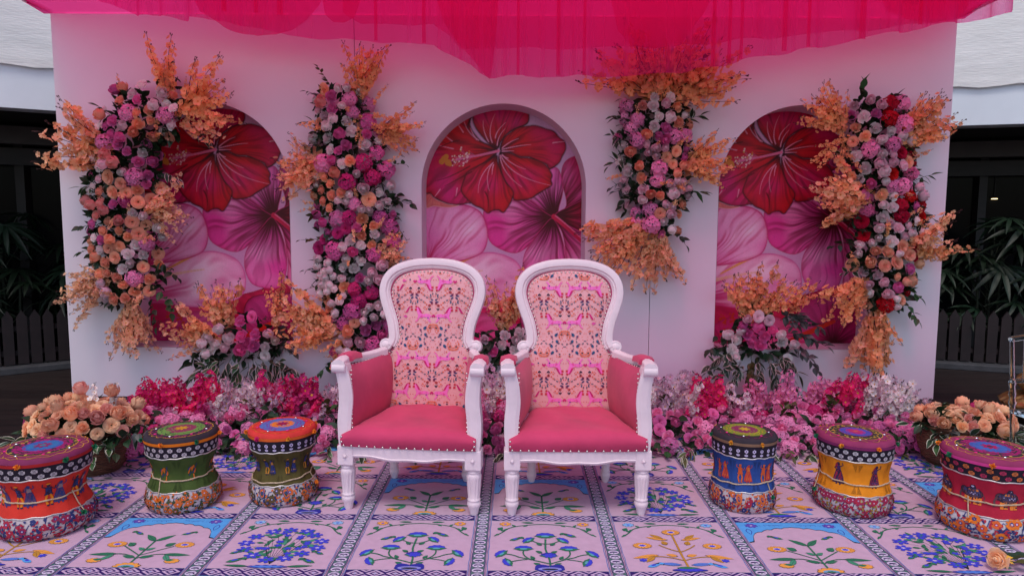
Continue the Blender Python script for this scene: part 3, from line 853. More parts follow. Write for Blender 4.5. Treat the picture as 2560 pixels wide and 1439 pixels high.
def panel_cyan():
    b = PB; a = PA / 2; s = []
    arch = []
    for k in range(25):
        t = k / 24
        x = -a * .84 + 2 * a * .84 * t
        y = b * (.70 + .17 * math.sin(PI * t) ** .7) + .010 * abs(math.sin(t * PI * 8)) + (.012 if abs(t - .5) < .03 else 0)
        arch.append((x, y))
    s.append(([(-a, b), (-a, b * .56), (-a * .90, b * .575)] + arch + [(a * .90, b * .575), (a, b * .56), (a, b)], INK))
    s.append(([(-a, b), (-a, b * .575), (-a * .91, b * .595)] + [(x, y + .004) for x, y in arch] + [(a * .91, b * .595), (a, b * .575), (a, b)], CYAN))
    for sg in (1, -1):
        s += [(scallop(sg * a * .74, b * .93, .032, 8, .3, .72), DBLUE), (scallop(sg * a * .74, b * .93, .028, 8, .34, .72), (0.12, 0.07, 0.4)), (ell(sg * a * .74, b * .93, .006, .005), PALE)]
        s += [(stroke2([(sg * a * .5, b * .95), (sg * a * .3, b * .94), (sg * a * .12, b * .955)], .002), DBLUE), (leaf2(sg * a * .86, b * .86, .06, .014, -PI / 2), DBLUE), (leaf2(sg * a * .86, b * .85, .05, .010, -PI / 2), CYAN)]
        for k in range(6):
            s.append((stroke2([(sg * a * (.2 + .09 * k), b * .92), (sg * a * (.23 + .09 * k), b * .94)], .0015), DBLUE))
    s += ostroke([(0, b * .07), (0, b * .3), (0, b * .52)], .007, GREEN)
    for sg in (1, -1):
        s += oleaf(0, b * .5, .09, .014, (.75 if sg > 0 else PI - .75), GREEN)
        s += ostroke(bez((0, b * .22), (sg * .06, b * .32), (sg * .11, b * .4)), .004, GREEN)
        s += daisy(sg * .15, b * .43, .042, GOLD, BLUE)
        s += oleaf(sg * .07, b * .40, .045, .016, (.75 if sg > 0 else PI - .75), GREEN)
        s += ostroke(bez((0, b * .16), (sg * .06, b * .27), (sg * .12, b * .24)), .004, GREEN)
        s += oleaf(sg * .10, b * .245, .12, .012, (-.06 if sg > 0 else PI + .06), GREEN) + oleaf(sg * .11, b * .23, .07, .012, (-.95 if sg > 0 else PI + .95), LGREEN)
        s += oleaf(sg * .01, b * .18, .06, .012, (.25 if sg > 0 else PI - .25), GREEN) + oleaf(sg * .005, b * .32, .04, .010, (.6 if sg > 0 else PI - .6), LGREEN)
        s += [(scallop(sg * .165, b * .12, .034, 10, .2, .6), INK), (scallop(sg * .165, b * .12, .032, 10, .2, .6), GOLD), (leaf2(sg * .135, b * .13, .04, .010, (.1 if sg > 0 else PI - .1)), GREEN)]
        s += parrot(sg * .085, b * .63, 1.1, sg < 0)
    s += [(scallop(0, .008, .06, 11, .2, .55), INK), (scallop(0, .008, .057, 11, .2, .55), GOLD), (ell(0, .006, .035, .015), (0.15, 0.35, 0.5)), (scallop(0, .004, .02, 7, .3, .5), GREEN)]
    return [([(x, max(0.002, y)) for x, y in p], c) for p, c in s]
def panel_bouquet():
    s = vine((0.25, 0.45, 0.72)); b = PB
    rnd = random.Random(5)
    cx, cy, rx, ry = 0, b * .46, .165, b * .31
    for k in range(60):
        t = rnd.uniform(0, 2 * PI); r = math.sqrt(rnd.random()) * .9
        s.append((leaf2(cx + rx * r * math.cos(t), cy + ry * r * math.sin(t), rnd.uniform(.035, .06), .009, rnd.uniform(0, 2 * PI)), GREEN if rnd.random() < .7 else LGREEN))
    for k in range(14):
        t = PI / 2 + (k - 6.5) * .33
        s.append((stroke2([(0, b * .08), (cx + rx * .5 * math.cos(t), cy + ry * .4 * math.sin(t)), (cx + rx * .9 * math.cos(t), cy + ry * .9 * math.sin(t))], .0016), INK))
    for k in range(13):
        t = 2 * PI * k / 13 + .2
        x, y = cx + rx * math.cos(t) * rnd.uniform(.85, 1.05), cy + ry * math.sin(t) * rnd.uniform(.85, 1.02)
        s += [(scallop(x, y, 0.038, 6, .55, .75, 4, rnd.uniform(0, 2)), BLUE), (scallop(x, y, .010, 5, .4, .7), GREEN if k % 2 else PALE)]
    for k in range(16):
        t = rnd.uniform(0, 2 * PI); r = math.sqrt(rnd.random()) * .75
        s.append((scallop(cx + rx * r * math.cos(t), cy + ry * r * math.sin(t), 0.018, 5, .5, .75, 4, rnd.uniform(0, 2)), BLUE))
    s += [(scallop(0, .014, .09, 13, .3, .17), DBLUE), (scallop(0, .014, .075, 11, .4, .14), (0.08, 0.2, 0.62))]
    for sg in (1, -1):
        s += oleaf(sg * .08, .016, .11, .008, (.08 if sg > 0 else PI - .08), GREEN) + parrot(sg * .19, b * .1, 1.35, sg > 0) + parrot(sg * .205, b * .26, 1.0, sg > 0)
    return [([(x, max(0.002, y)) for x, y in p], c) for p, c in s]
flat = lambda x, y, h: (x, y, h)
PANELS = [print_mesh('printed_panel', f(), flat, PRINT, dz=1.3e-5) for f in (panel_blue, panel_gold, panel_cyan, panel_bouquet)]
# column stripe: paired lines and a chain of bean motifs
s = []
for sg in (1, -1):
    for q, w, c in ((.040, .0030, (0.07, 0.16, 0.42)), (.0345, .0022, NAVY), (.0285, .0030, NAVY)):
        wav = [(sg * q + .0012 * math.sin(k * 1.9 + q * 900), -BW + CL * k / 16) for k in range(17)]
        s.append((stroke2(wav, w), c))
s.append(([(-.0275, -BW), (.0275, -BW), (.0275, CL - BW), (-.0275, CL - BW)], (0.10, 0.12, 0.17)))
nb = 13
for k in range(nb):
    y = -BW + CL * (k + .5) / nb
    big = k % 2 == 0
    s += [(ell(0, y, .0255, .0185, 0, 12), INK), (ell(0, y + .001, .0240, .0172, 0, 12), (0.58, 0.50, 0.66))]
    bean = bez((-.017, y - .006), (-.018, y + (.014 if big else .008)), (0, y + .008), 5) + bez((0, y + .008), (.018, y + (.014 if big else .008)), (.017, y - .006), 5)[1:] + bez((.017, y - .006), (0, y + (.010 if big else .002)), (-.017, y - .006), 6)[1:-1]
    s += [(bean, (0.03, 0.008, 0.09)), (ell(0, y - .007, .004, .003), GREEN)]
    for sg in (1, -1):
        s.append((leaf2(sg * .026, y + CL / nb / 2, .012, .004, (PI if sg > 0 else 0)), GREEN))
STRIPE = print_mesh('printed_stripe', s, flat, PRINT, dz=1.3e-5)
# row border: key pattern of dark lozenges
s = [([(-PA / 2, -BW + .001), (PA / 2, -BW + .001), (PA / 2, -.001), (-PA / 2, -.001)], (0.05, 0.14, 0.2)), ([(-PA / 2, -BW + .004), (PA / 2, -BW + .004), (PA / 2, -.004), (-PA / 2, -.004)], NAVY)]
npat = 6; d = PA / npat; LT = (0.52, 0.37, 0.54)
def diamond(x, y, q):
    cl = lambda v: min(-.003, max(-BW + .003, v))
    cx_ = lambda v: min(PA / 2, max(-PA / 2, v))
    return [(cx_(x - d * .5 * q), y) if -BW < y < 0 else (cx_(x - d * .5 * q), cl(y)), (x, cl(y - .029 * q)), (cx_(x + d * .5 * q), cl(y)), (x, cl(y + .029 * q))]
for k in range(npat):
    x = -PA / 2 + d * (k + .5)
    for q, c in ((.93, LT), (.60, NAVY), (.34, LT), (.12, (0.2, 0.32, 0.6))):
        s.append((diamond(x, -BW / 2, q), c))
    if k:
        for y in (-.003, -BW + .003):
            for q, c in ((.62, LT), (.30, NAVY)):
                p = diamond(x - d / 2, y, q)
                s.append((p, c))
BORDER = print_mesh('printed_border', s, flat, PRINT, dz=1.3e-5)
ROWS = {-2: (2, 3, 0, 1, 2, 3, 0, 1, 2, 3), -1: (3, 0, 1, 2, 3, 1, 2, 3, 0, 1), 0: (0, 1, 2, 3, 0, 0, 1, 2, 3, 0), 1: (2, 3, 1, 0, 2, 2, 3, 1, 0, 2),
        2: (0, 0, 3, 2, 1, 1, 0, 2, 1, 3), 3: (1, 2, 0, 3, 3, 3, 2, 0, 3, 1), 4: (3, 1, 2, 0, 2, 2, 1, 3, 2, 0)}
for i in range(-2, 5):
    for j in range(-5, 6):
        link('printed_stripe', STRIPE, carpet, Matrix.Translation((j * CW, i * CL, 0.0002)))
        if j < 5:
            link('printed_panel', PANELS[ROWS[i][j + 5]], carpet, Matrix.Translation(((j + .5) * CW, i * CL, 0.0004)))
            link('printed_border', BORDER, carpet, Matrix.Translation(((j + .5) * CW, i * CL, 0.0008)))
# ================================================================== throne chairs
PAINT = mat('chair_white', (0.82, 0.635, 0.685), 0.42, noise=0.06, nscale=9, bump=0.14, bscale=35, spec=0.4)
VELVET = mat('pink_velvet', (0.57, 0.045, 0.125), 0.75, noise=0.16, nscale=4.5, bump=0.55, bscale=5, sheen=0.15, spec=0.2)
FABRIC = mat('salmon_fabric', (0.80, 0.37, 0.40), 0.8, noise=0.03, nscale=60, bump=0.05, bscale=14, spec=0.2)
NAIL = mat('nail_metal', (0.72, 0.62, 0.6), 0.25, metal=0.9)
PIPING = mat('piping_cloth', (0.45, 0.06, 0.15), 0.8)

def sweep(mb, path, prof, mi=0, tilt=0.0):
    """sweep a profile (n, d) along a path in the x-z plane; n in-plane outward, d along y"""
    P = []
    n = len(path)
    for i in range(n):
        a, b = path[max(0, i - 1)], path[min(n - 1, i + 1)]
        tx, tz = b[0] - a[0], b[1] - a[1]
        l = math.hypot(tx, tz)
        nx, nz = -tz / l, tx / l
        P.append([(path[i][0] + nx * q, d, path[i][1] + nz * q) for q, d in prof])
    mb.grid(P, mi, cl_v=True)
    mb.face(P[0], mi); mb.face(list(reversed(P[-1])), mi)

def crom(P, n=5):
    out = []
    for i in range(len(P) - 1):
        a, b, c, d = [np.array(P[max(0, min(len(P) - 1, i + k))], float) for k in (-1, 0, 1, 2)]
        for k in range(n):
            t = k / n
            out.append(tuple(0.5 * (2 * b + (c - a) * t + (2 * a - 5 * b + 4 * c - d) * t * t + (3 * b - a - 3 * c + d) * t ** 3)))
    return out + [tuple(P[-1])]

def horse(s=1.0):
    HP, FU = (0.90, 0.17, 0.52), (0.62, 0.02, 0.18)
    body = [(-.052, .002), (-.04, .012), (-.02, .014), (0, .012), (.018, .018), (.028, .034), (.036, .044), (.042, .040), (.052, .036), (.05, .030), (.042, .030), (.036, .018), (.030, .004), (.036, -.012), (.048, -.02), (.046, -.026), (.032, -.018), (.022, -.004), (0, -.002), (-.022, -.002), (-.03, -.014), (-.044, -.026), (-.05, -.022), (-.038, -.012), (-.042, 0)]
    mane = [(.004, .016), (.014, .030), (.026, .044), (.036, .048), (.030, .036), (.020, .020)]
    tail = [(-.050, .004), (-.066, .012), (-.076, .002), (-.066, .004), (-.056, -.004)]
    wing = [(-.01, .002), (.008, .008), (.02, .0), (.008, -.006)]
    return xf([(body, HP), (mane, FU), (tail, FU), (wing, (0.75, 0.08, 0.36))], s, s)
def tulip(s=1.0, col=(0.62, 0.05, 0.06)):
    DK = (0.02, 0.02, 0.05)
    return xf([(stroke2([(0, -.03), (0, 0)], .002), DK), (leaf2(0, -.026, .018, .004, .9), DK), (leaf2(0, -.026, .018, .004, PI - .9), DK),
               ([(-.012, .016), (-.006, .009), (0, .018), (.006, .009), (.012, .016), (.010, .002), (0, -.004), (-.010, .002)], col), ([(-.008, .004), (0, .012), (.008, .004), (0, -.004)], DK)], s, s)
def drop(ang, s=1.0):
    return xf([([(0, .018), (.009, .002), (.007, -.008), (0, -.012), (-.007, -.008), (-.009, .002)], (0.02, 0.06, 0.16)), (ell(0, -.004, .004, .004), (0.05, 0.16, 0.26))], s, s, 0, 0, ang)
def sprig(n, r, a0, a1, col, l=.009, w=.003):
    return [(leaf2(r * math.cos(a), r * math.sin(a), l, w, a + .5 * (1 if k % 2 else -1)), col) for k, a in enumerate([a0 + (a1 - a0) * q / (n - 1) for q in range(n)])]
def fabric_cell():
    GR, OR, RD, NV = (0.16, 0.13, 0.17), (0.80, 0.17, 0.10), (0.62, 0.04, 0.07), (0.03, 0.06, 0.16)
    half = []
    half += xf(horse(.92), 1, 1.3, .058, .110)
    half += xf(tulip(.8), 1, 1, .024, .168) + xf(tulip(.62, OR), 1, 1, .016, .062) + xf(tulip(.5, OR), -1, 1, .085, .066)
    half += xf(drop(.7,.85), 1, 1, .046, .048) + xf(drop(2.5, .9), 1, 1, .040, .012) + xf(drop(-.4, .45), 1, 1, .092, .19)
    half += xf(sprig(9, .022, -.4, 2.8, GR), 1, 1, .078, .178) + xf(sprig(8, .019, 2.9, 6.0, GR), 1, 1, .086, .02)
    half += xf(sprig(8, .024, -.6, 1.6, OR, .011, .0034), 1, 1, 0, .040) + xf(sprig(6, .013, -.5, 1.6, OR, .008), 1, 1, 0, .040)
    half += [(leaf2(.045, .15 + .012 * k, .012, .004, .4 if k % 2 else 2.4), OR) for k in range(4)]
    half += [(leaf2(.004, .20, .022, .004, .6), NV), (leaf2(.008, .192, .02, .004, .1), NV), (scallop(.012, .186, .008, 4, .4), (0.2, 0.03, 0.09))]
    half += [(scallop(.07, .038, .007, 5, .5), NV), (scallop(.100, .148, .008, 4, .4), RD), (leaf2(.098, .158, .013, .007, PI / 2), RD), (ell(.03, .105, .004), NV)]
    rnd = random.Random(3)
    for k in range(64):
        half.append((leaf2(rnd.uniform(.004, .11), rnd.uniform(0, .21), 0.0065, .002, rnd.uniform(0, PI)), OR if k % 3 else RD))
    return half + xf(half, -1, 1)

def build_chair(name, label, loc, rz, phase, group):
    t = thing(name, label, 'armchair', loc, rz, group)
    # --- front legs: fluted shaft, ring, ball foot, square block above
    for sg in (-1, 1):
        m = MB()
        prof = [(.018, 0), (.022, .012), (.024, .03), (.031, .045), (.034, .055), (.033, .066), (.029, .072), (.032, .076), (.033, .080), (.029, .084),
                (.0295, .092), (.033, .13), (.037, .185), (.0375, .200), (.034, .208), (.030, .213), (.034, .217), (.034, .223), (.028, .228), (.028, .235)]
        m.lathe(prof, 48, flute=lambda a, k: 1 - .15 * abs(math.cos(6 * a)) ** 2 if 10 <= k <= 12 else 1, cx=sg * .318)
        leg = part('front_leg', m, PAINT, t, smooth=True)
        m = MB(); m.box(sg * .318 - .040, sg * .318 + .040, -.040, .040, .234, .332)
        b = part('leg_block', m, PAINT, leg); bevel(b, .005)
        m = MB()
        rz_ = [(sg * .318 + .016 * math.cos(a), -.0405, .282 + .016 * math.sin(a)) for a in [2 * PI * k / 8 for k in range(8)]]
        for k in range(8):
            c = Vector((sg * .318, -.046, .282)); e = Vector(rz_[k]); e2 = Vector(rz_[(k + 1) % 8])
            m.face([c, e, (e + e2) / 2 * 1.0 + (c - (e + e2) / 2) * .45])
            m.face([c, (e + e2) / 2 + (c - (e + e2) / 2) * .45, e2])
        bud = MB(); bud.lathe([(.006, 0), (.005, .004), (.002, .006)], 10)
        m.add(bud, Matrix.Translation((sg * .318, -.046, .282)) @ Matrix.Rotation(PI / 2, 4, 'X'))
        part('rosette', m, PAINT, leg)
        # --- rear legs
        m = MB()
        m.lathe([(.016, 0), (.020, .014), (.027, .034), (.027, .05), (.022, .056), (.026, .062), (.022, .068), (.025, .12), (.028, .19), (.028, .34)], 20, cx=0)
        m.v = [(x + sg * .205, y + .41 + .0 + (.05 - .15 * z) * 0.3, z) for x, y, z in m.v]
        part('rear_leg', m, PAINT, t, smooth=True)
        # --- side rail
        m = MB()
        m.grid([[(sg * (.34 - .105 * q), .0 + .43 * q, z) for z in (.275, .335)] + [(sg * (.30 - .105 * q), .0 + .43 * q, z) for z in (.335, .275)] for q in (0, .25, .5, .75, 1)], cl_v=True)
        part('side_rail', m, PAINT, t)
    # --- front rail with serpentine lower edge
    m = MB(); P = []
    for k in range(25):
        x = -.28 + .56 * k / 24; q = abs(x) / .28
        zb = .272 + .006 * math.cos(q * PI) * -1 + .003 * math.cos(q * 3 * PI)
        yb = -.034 - .016 * (1 - q * q)
        P.append([(x, yb, zb), (x, yb - .006, zb + .010), (x, yb - .002, zb + .014), (x, yb - .004, .338), (x, yb + .05, .338), (x, yb + .05, zb)])
    m.grid(P, cl_v=True); part('front_rail', m, PAINT, t, smooth=False)
    m = MB(); m.box(-.2, .2, .385, .425, .285, .335); part('rear_rail', m, PAINT, t)
    # --- seat cushion: plump loaf with a pulled-down front
    m = MB(); P = []
    sec = []
    for j in range(15):
        q = j / 14
        y = -.052 + .47 * max(0, (q - .3) / .7)
        if q <= .3:
            a = q / .3
            y = -.046 - .016 * math.sin(a * PI * .8); z = .334 + .082 * a
            if a > .7: y += (a - .7) * .06
        else:
            b = (q - .3) / .7
            y = -.040 + .455 * b; z = .416 + .022 * math.sin(b * PI * .7) - .010 * b
        sec.append((y, z))
    for i in range(29):
        s = -1 + 2 * i / 28
        row = []
        for (y, z) in sec:
            hw = .334 - .10 * max(0, y) / .43 if y > 0 else .334
            if y > .02: hw -= .03
            edge = 1 - abs(s) ** 10
            row.append((s * hw, y - .012 * (1 - s * s) * (1 if y < 0 else 0), z - .02 * (1 - edge) * (1 if z > .38 else .0) + .012 * (1 - s * s) * (z > .40) + (.004 * math.sin(s * 7 + y * 22) - .012 * math.exp(-(((s - .1) / .5) ** 2 + ((y - .2) / .14) ** 2))) * (z > .4)))
        P.append(row)
    m.grid(P)
    m.face([P[0][k] for k in range(len(sec))] + [(P[0][-1][0], P[0][-1][1], .33)]); m.face([P[-1][k] for k in reversed(range(len(sec)))] + [(P[-1][-1][0], P[-1][-1][1], .33)])
    part('seat_cushion', m, VELVET, t, smooth=True)
    nails = MB()
    nb = MB(); nb.lathe([(.0055, 0), (.0048, .0025), (.002, .004)], 8)
    def nail(p, nrm):
        Mx = Matrix.Translation(p) @ Vector(nrm).to_track_quat('Z', 'Y').to_matrix().to_4x4()
        nails.add(nb, Mx)
    for k in range(17):
        s = -1 + 2 * k / 16
        nail((s * .318, -.056 - .012 * (1 - s * s), .342), (0, -1, 0.1))
    for sg in (-1, 1):
        for zz in (.36, .385): nail((sg * .328, -.058, zz), (0, -1, 0))
    # --- arms: post, scroll, rail, pad, upholstered side
    for sg in (-1, 1):
        post = crom([(.318, .332), (.323, .40), (.322, .47), (.314, .56), (.318, .64), (.329, .70), (.336, .735)], 4)
        m = MB(); P = []
        for x, z in post:
            w = .031 + .004 * math.sin((z - .33) * 8)
            y = -.004 + .010 * math.sin((z - .33) / .4 * PI)
            P.append([(sg * (x - w), y - .030, z), (sg * (x - w * .5), y - .036, z), (sg * (x + w * .5), y - .036, z), (sg * (x + w), y - .030, z), (sg * (x + w), y + .03, z), (sg * (x - w), y + .03, z)])
        m.grid(P, cl_v=True); m.face(P[-1]); part('arm_post', m, PAINT, t, smooth=False)
        arm = crom([(.340, -.052, .742), (.342, .02, .748), (.338, .10, .742), (.322, .20, .728), (.290, .30, .722), (.250, .40, .726)], 5)
        m = MB(); P = []
        for k, (x, y, z) in enumerate(arm):
            w = .034 if k < 6 else .026
            P.append([(sg * (x - w), y, z - .022), (sg * (x - w * .9), y, z + .012), (sg * (x - w * .3), y, z + .022), (sg * (x + w * .4), y, z + .020), (sg * (x + w), y, z + .006), (sg * (x + w), y, z - .022)])
        m.grid(P, cl_v=True); m.face(P[0]); m.face(list(reversed(P[-1])))
        a = part('armrest', m, PAINT, t, smooth=False); bevel(a, .004)
        m = MB()                                                       # scroll nose under the front of the arm
        m.lathe([(.024, -.034), (.027, -.029), (.027, .029), (.024, .034)], 20)
        m.v = [(sg * .340 + z, -.036 + y * .8, .722 + x * .9) for x, y, z in m.v]
        part('arm_scroll', m, PAINT, t, smooth=False)
        m = MB(); P = []                                               # velvet pad
        for (x, y, z) in crom([(.341, .045, .768), (.340, .10, .772), (.330, .165, .762)], 4):
            P.append([(sg * (x - .041), y, z - .030), (sg * (x - .036), y, z - .004), (sg * x, y, z + .006), (sg * (x + .034), y, z - .004), (sg * (x + .039), y, z - .030)])
        m.grid(P); m.face(P[0]); m.face(list(reversed(P[-1])))
        part('arm_pad', m, VELVET, a, smooth=True)
        m = MB(); P = []                                               # padded side panel
        for i in range(13):
            q = i / 12
            y = -.012 + .44 * q
            xo = .312 - .085 * q ** 1.3
            ztop = .728 - .010 * math.sin(q * PI) - .012 * q
            row = []
            for j in range(10):
                r = j / 9
                z = .405 + (ztop - .405) * r
                puff = .046 * math.sin(PI * min(1, .06 + r * .94)) ** .5 * (math.sin(PI * (.16 + .78 * q)) ** .4)
                row.append((sg * (xo - puff), y, z))
            P.append(row)
        m.grid(P)
        m.face([P[0][j] for j in range(10)] + [(sg * .318, -.012, P[0][-1][2]), (sg * .318, -.012, .405)])
        part('side_panel', m, VELVET, t, smooth=True)
        m = MB()
        m.grid([[(sg * (.338 - .085 * (i / 8) ** 1.3), .02 + .41 * i / 8, z) for z in (.33, .735)] for i in range(9)]); part('outer_side', m, VELVET, t, smooth=True)
        for k in range(13):
            q = k / 12
            nail((sg * (.310 - .085 * q ** 1.3), .03 + .40 * q, .724 - .010 * math.sin(q * PI) - .012 * q), (-sg, 0, .3))
        for k in range(14):
            nail((sg * .286, -.018, .42 + .022 * k), (-sg * .2, -1, 0))
    # --- back: everything leans back about its foot
    lean = Matrix.Translation((0, .415, .40)) @ Matrix.Rotation(math.radians(-9), 4, 'X') @ Matrix.Translation((0, 0, -.40))
    half = [(.222, .750), (.206, .785), (.208, .83), (.220, .89), (.243, .955), (.263, 1.02), (.266, 1.07), (.247, 1.125), (.195, 1.17), (.105, 1.198), (0, 1.206)]
    half = crom(half, 5)
    path = half + [(-x, z) for x, z in reversed(half[:-1])]
    m = MB()
    sweep(m, path, [(-.032, .012), (-.034, -.010), (-.030, -.026), (-.012, -.034), (.006, -.032), (.013, -.024), (.019, -.024), (.024, -.018), (.033, -.012), (.033, .022), (-.030, .022)])
    bf = part('back_frame', m, PAINT, t, smooth=True, Mx=lean)
    es = bf.modifiers.new('split', 'EDGE_SPLIT'); es.split_angle = math.radians(35)
    for sg in (-1, 1):
        m = MB()
        m.lathe([(.030, 0), (.036, .006), (.036, .040), (.031, .050), (.026, .046), (.020, .048), (.014, .052), (.004, .053)], 22)
        m.v = [(sg * .252 + x, .018 - z, .752 + y) for x, y, z in m.v]
        part('scroll', m, PAINT, bf, smooth=True)
    # cushion outline
    hc = crom([(0, .392), (.10, .392), (.212, .398), (.232, .42), (.234, .52), (.236, .66), (.226, .71), (.196, .752), (.178, .80), (.180, .85), (.192, .90), (.214, .965), (.232, 1.025), (.233, 1.065), (.215, 1.11), (.170, 1.148), (.09, 1.170), (0, 1.176)], 3)
    outl = hc + [(-x, z) for x, z in reversed(hc[1:-1])]
    cz = .80
    def depth(x, z):
        """bulge of the upholstery in front of the back plane"""
        hwid = np.interp(z, [.39, .42, .66, .75, .80, .90, 1.03, 1.10, 1.15, 1.18], [.20, .233, .236, .197, .177, .192, .233, .222, .16, .02])
        q = min(1, abs(x) / max(.02, hwid))
        v = math.sin(PI * min(1, max(0, (z - .385) / .80))) ** .35
        return .012 + .040 * (1 - q ** 3.0) * v
    m = MB()
    rings = []
    for s in (1.0, .97, .9, .78, .62, .45, .25):
        rings.append([(x * s, -depth(x * s, cz + (z - cz) * s) if s < .999 else -.004, cz + (z - cz) * s) for x, z in outl])
    m.grid(rings, cl_v=True); m.face(rings[-1])
    m.face([(x, .02, z) for x, z in outl])
    m.grid([[(x, -.004, z) for x, z in outl], [(x, .02, z) for x, z in outl]], cl_v=True)
    bc = part('back_cushion', m, FABRIC, t, smooth=True, Mx=lean)
    cell = fabric_cell()
    allp = []
    outA = np.array(outl)
    def inside(x, z, k=.955):
        X, Z = x / k, cz + (z - cz) / k
        c = False
        for (x0, z0), (x1, z1) in zip(outl, outl[1:] + outl[:1]):
            if (z0 > Z) != (z1 > Z) and X < (x1 - x0) * (Z - z0) / (z1 - z0) + x0:
                c = not c
        return c
    CWd, CHt = .224, .21
    for r in range(-1, 7):
        fl = -1 if r % 2 else 1
        for c in range(-3, 4):
            ox = c * CWd + (CWd / 2 if r % 2 else 0) + phase[0]; oz = .38 + r * CHt + phase[1]
            sh = xf(cell, 1, fl, ox, oz + (CHt if fl < 0 else 0))
            for p, col in sh:
                if all(inside(x, z) for x, z in p):
                    allp.append((p, col))
    me = print_mesh('printed_motifs', allp, lambda x, z, h: (x, -depth(x, z) - h, z), PRINT, dz=1.2e-6, z0=.0016, maxlen=.03)
    link('printed_motifs', me, bc)['kind'] = 'stuff'
    m = MB(); m.tube([(x * 1.005, -.010, cz + (z - cz) * 1.005) for x, z in outl], .0055, 6, closed=True)
    part('piping', m, PIPING, bc, smooth=True)
    # nail row just inside the piping
    L = 0; last = None
    for (x, z) in crom(outl + [outl[0]], 6):
        if last is None or math.hypot(x - last[0], z - last[1]) > .0215:
            last = (x, z)
            if z > .42:
                p = lean @ Vector((x * .965, -depth(x * .965, cz + (z - cz) * .965) - .001, cz + (z - cz) * .965))
                nail(p, (x * .8, -1, 0.1))
    n = part('nail_heads', nails, NAIL, t, smooth=True)
    n['kind'] = 'stuff'
    return t
build_chair('armchair', 'white carved armchair with pink velvet seat, left of the two thrones', (-.443, -2.385, .0), -math.radians(6.4), (.02, .0), 'throne armchairs')
build_chair('armchair', 'white carved armchair with pink velvet seat, right of the two thrones', (.377, -2.415, .0), math.radians(0.4), (-.03, -.03), 'throne armchairs')
def stuff(o):
    o['kind'] = 'stuff'
    return o
# ================================================================== embroidered drum stools
SILVER = mat('silver_braid', (0.62, 0.56, 0.55), 0.35, metal=0.6, noise=0.2, nscale=80)
MIRROR = mat('mirror_disc', (0.85, 0.85, 0.87), 0.08, metal=1.0)
CORD = mat('tie_cord', (0.50, 0.36, 0.24), 0.7, noise=0.25, nscale=60)
POM = {k: mat('pompom_' + k, c, 0.9, noise=0.3, nscale=40) for k, c in dict(orange=(0.85, 0.25, 0.02), green=(0.01, 0.16, 0.07), yellow=(0.8, 0.36, 0.03), pink=(0.7, 0.02, 0.2)).items()}
ZB = (0.0, .118, .300, .366, .382, .402)     # bottom band, middle, block print band, trim, pad
PROF = [(0, .172), (.012, .188), (.035, .199), (.07, .201), (.10, .196), (.13, .190), (.165, .184), (.20, .182), (.235, .183), (.27, .187), (.30, .191), (.335, .193), (.366, .196), (.382, .199), (.39, .198), (.402, .186)]
WST = [0.0]
def prof(z, th=0.0, ph=0.0):
    r = float(np.interp(z, [a for a, _ in PROF], [b for _, b in PROF]))
    w = math.exp(-((z - .2) / .075) ** 2)
    r -= WST[0] * math.exp(-((z - .2) / .068) ** 2)
    r += w * (.0032 * math.sin(13 * th + ph) + .0018 * math.sin(29 * th + 2 * ph)) + .0012 * math.sin(5 * th + ph)
    return r
def pt(th, z, h=0, ph=0.0):
    r = prof(z, th, ph) + h
    return (r * math.cos(th), r * math.sin(th), z)
R0 = .19
def dancer_w(c1, c2, c3):
    return [([(-.012, .028), (-.022, -.004), (-.027, -.03), (.027, -.03), (.02, -.002), (.010, .028)], c3), ([(-.010, .026), (-.018, -.003), (-.022, -.026), (.022, -.026), (.017, -.002), (.008, .026)], c1),
            ([(-.020, -.012), (.019, -.012), (.021, -.019), (-.022, -.019)], c2), ([(-.006, .046), (.008, .046), (.009, .026), (-.009, .026)], c2), (ell(.001, .054, .0065, .008), c3), (leaf2(-.004, .058, .03, .005, -1.9), c1),
            (stroke2([(.006, .042), (.020, .050), (.018, .062)], .004), c3), (stroke2([(-.006, .042), (-.018, .034), (-.010, .026)], .004), c3), (ell(-.008, -.033, .004, .003), c3), (ell(.008, -.033, .004, .003), c3)]
def dancer_m(c1, c2, c3):
    return [([(-.011, .044), (.011, .044), (.014, .016), (.019, .006), (-.018, .006), (-.012, .018)], c3), ([(-.009, .042), (.009, .042), (.012, .016), (.016, .008), (-.015, .008), (-.010, .018)], c1), (ell(0, .052, .0065, .008), c3), (ell(0, .058, .0085, .004), c2),
            (stroke2([(-.006, .008), (-.012, -.012), (-.006, -.032)], .009), c2), (stroke2([(.006, .008), (.014, -.010), (.008, -.032)], .009), c2), (stroke2([(.008, .040), (.022, .030), (.026, .046)], .004), c3),
            (stroke2([(-.008, .040), (-.022, .046), (-.020, .06)], .004), c3), (ell(-.004, -.035, .006, .003), c3), (ell(.011, -.035, .006, .003), c3)]
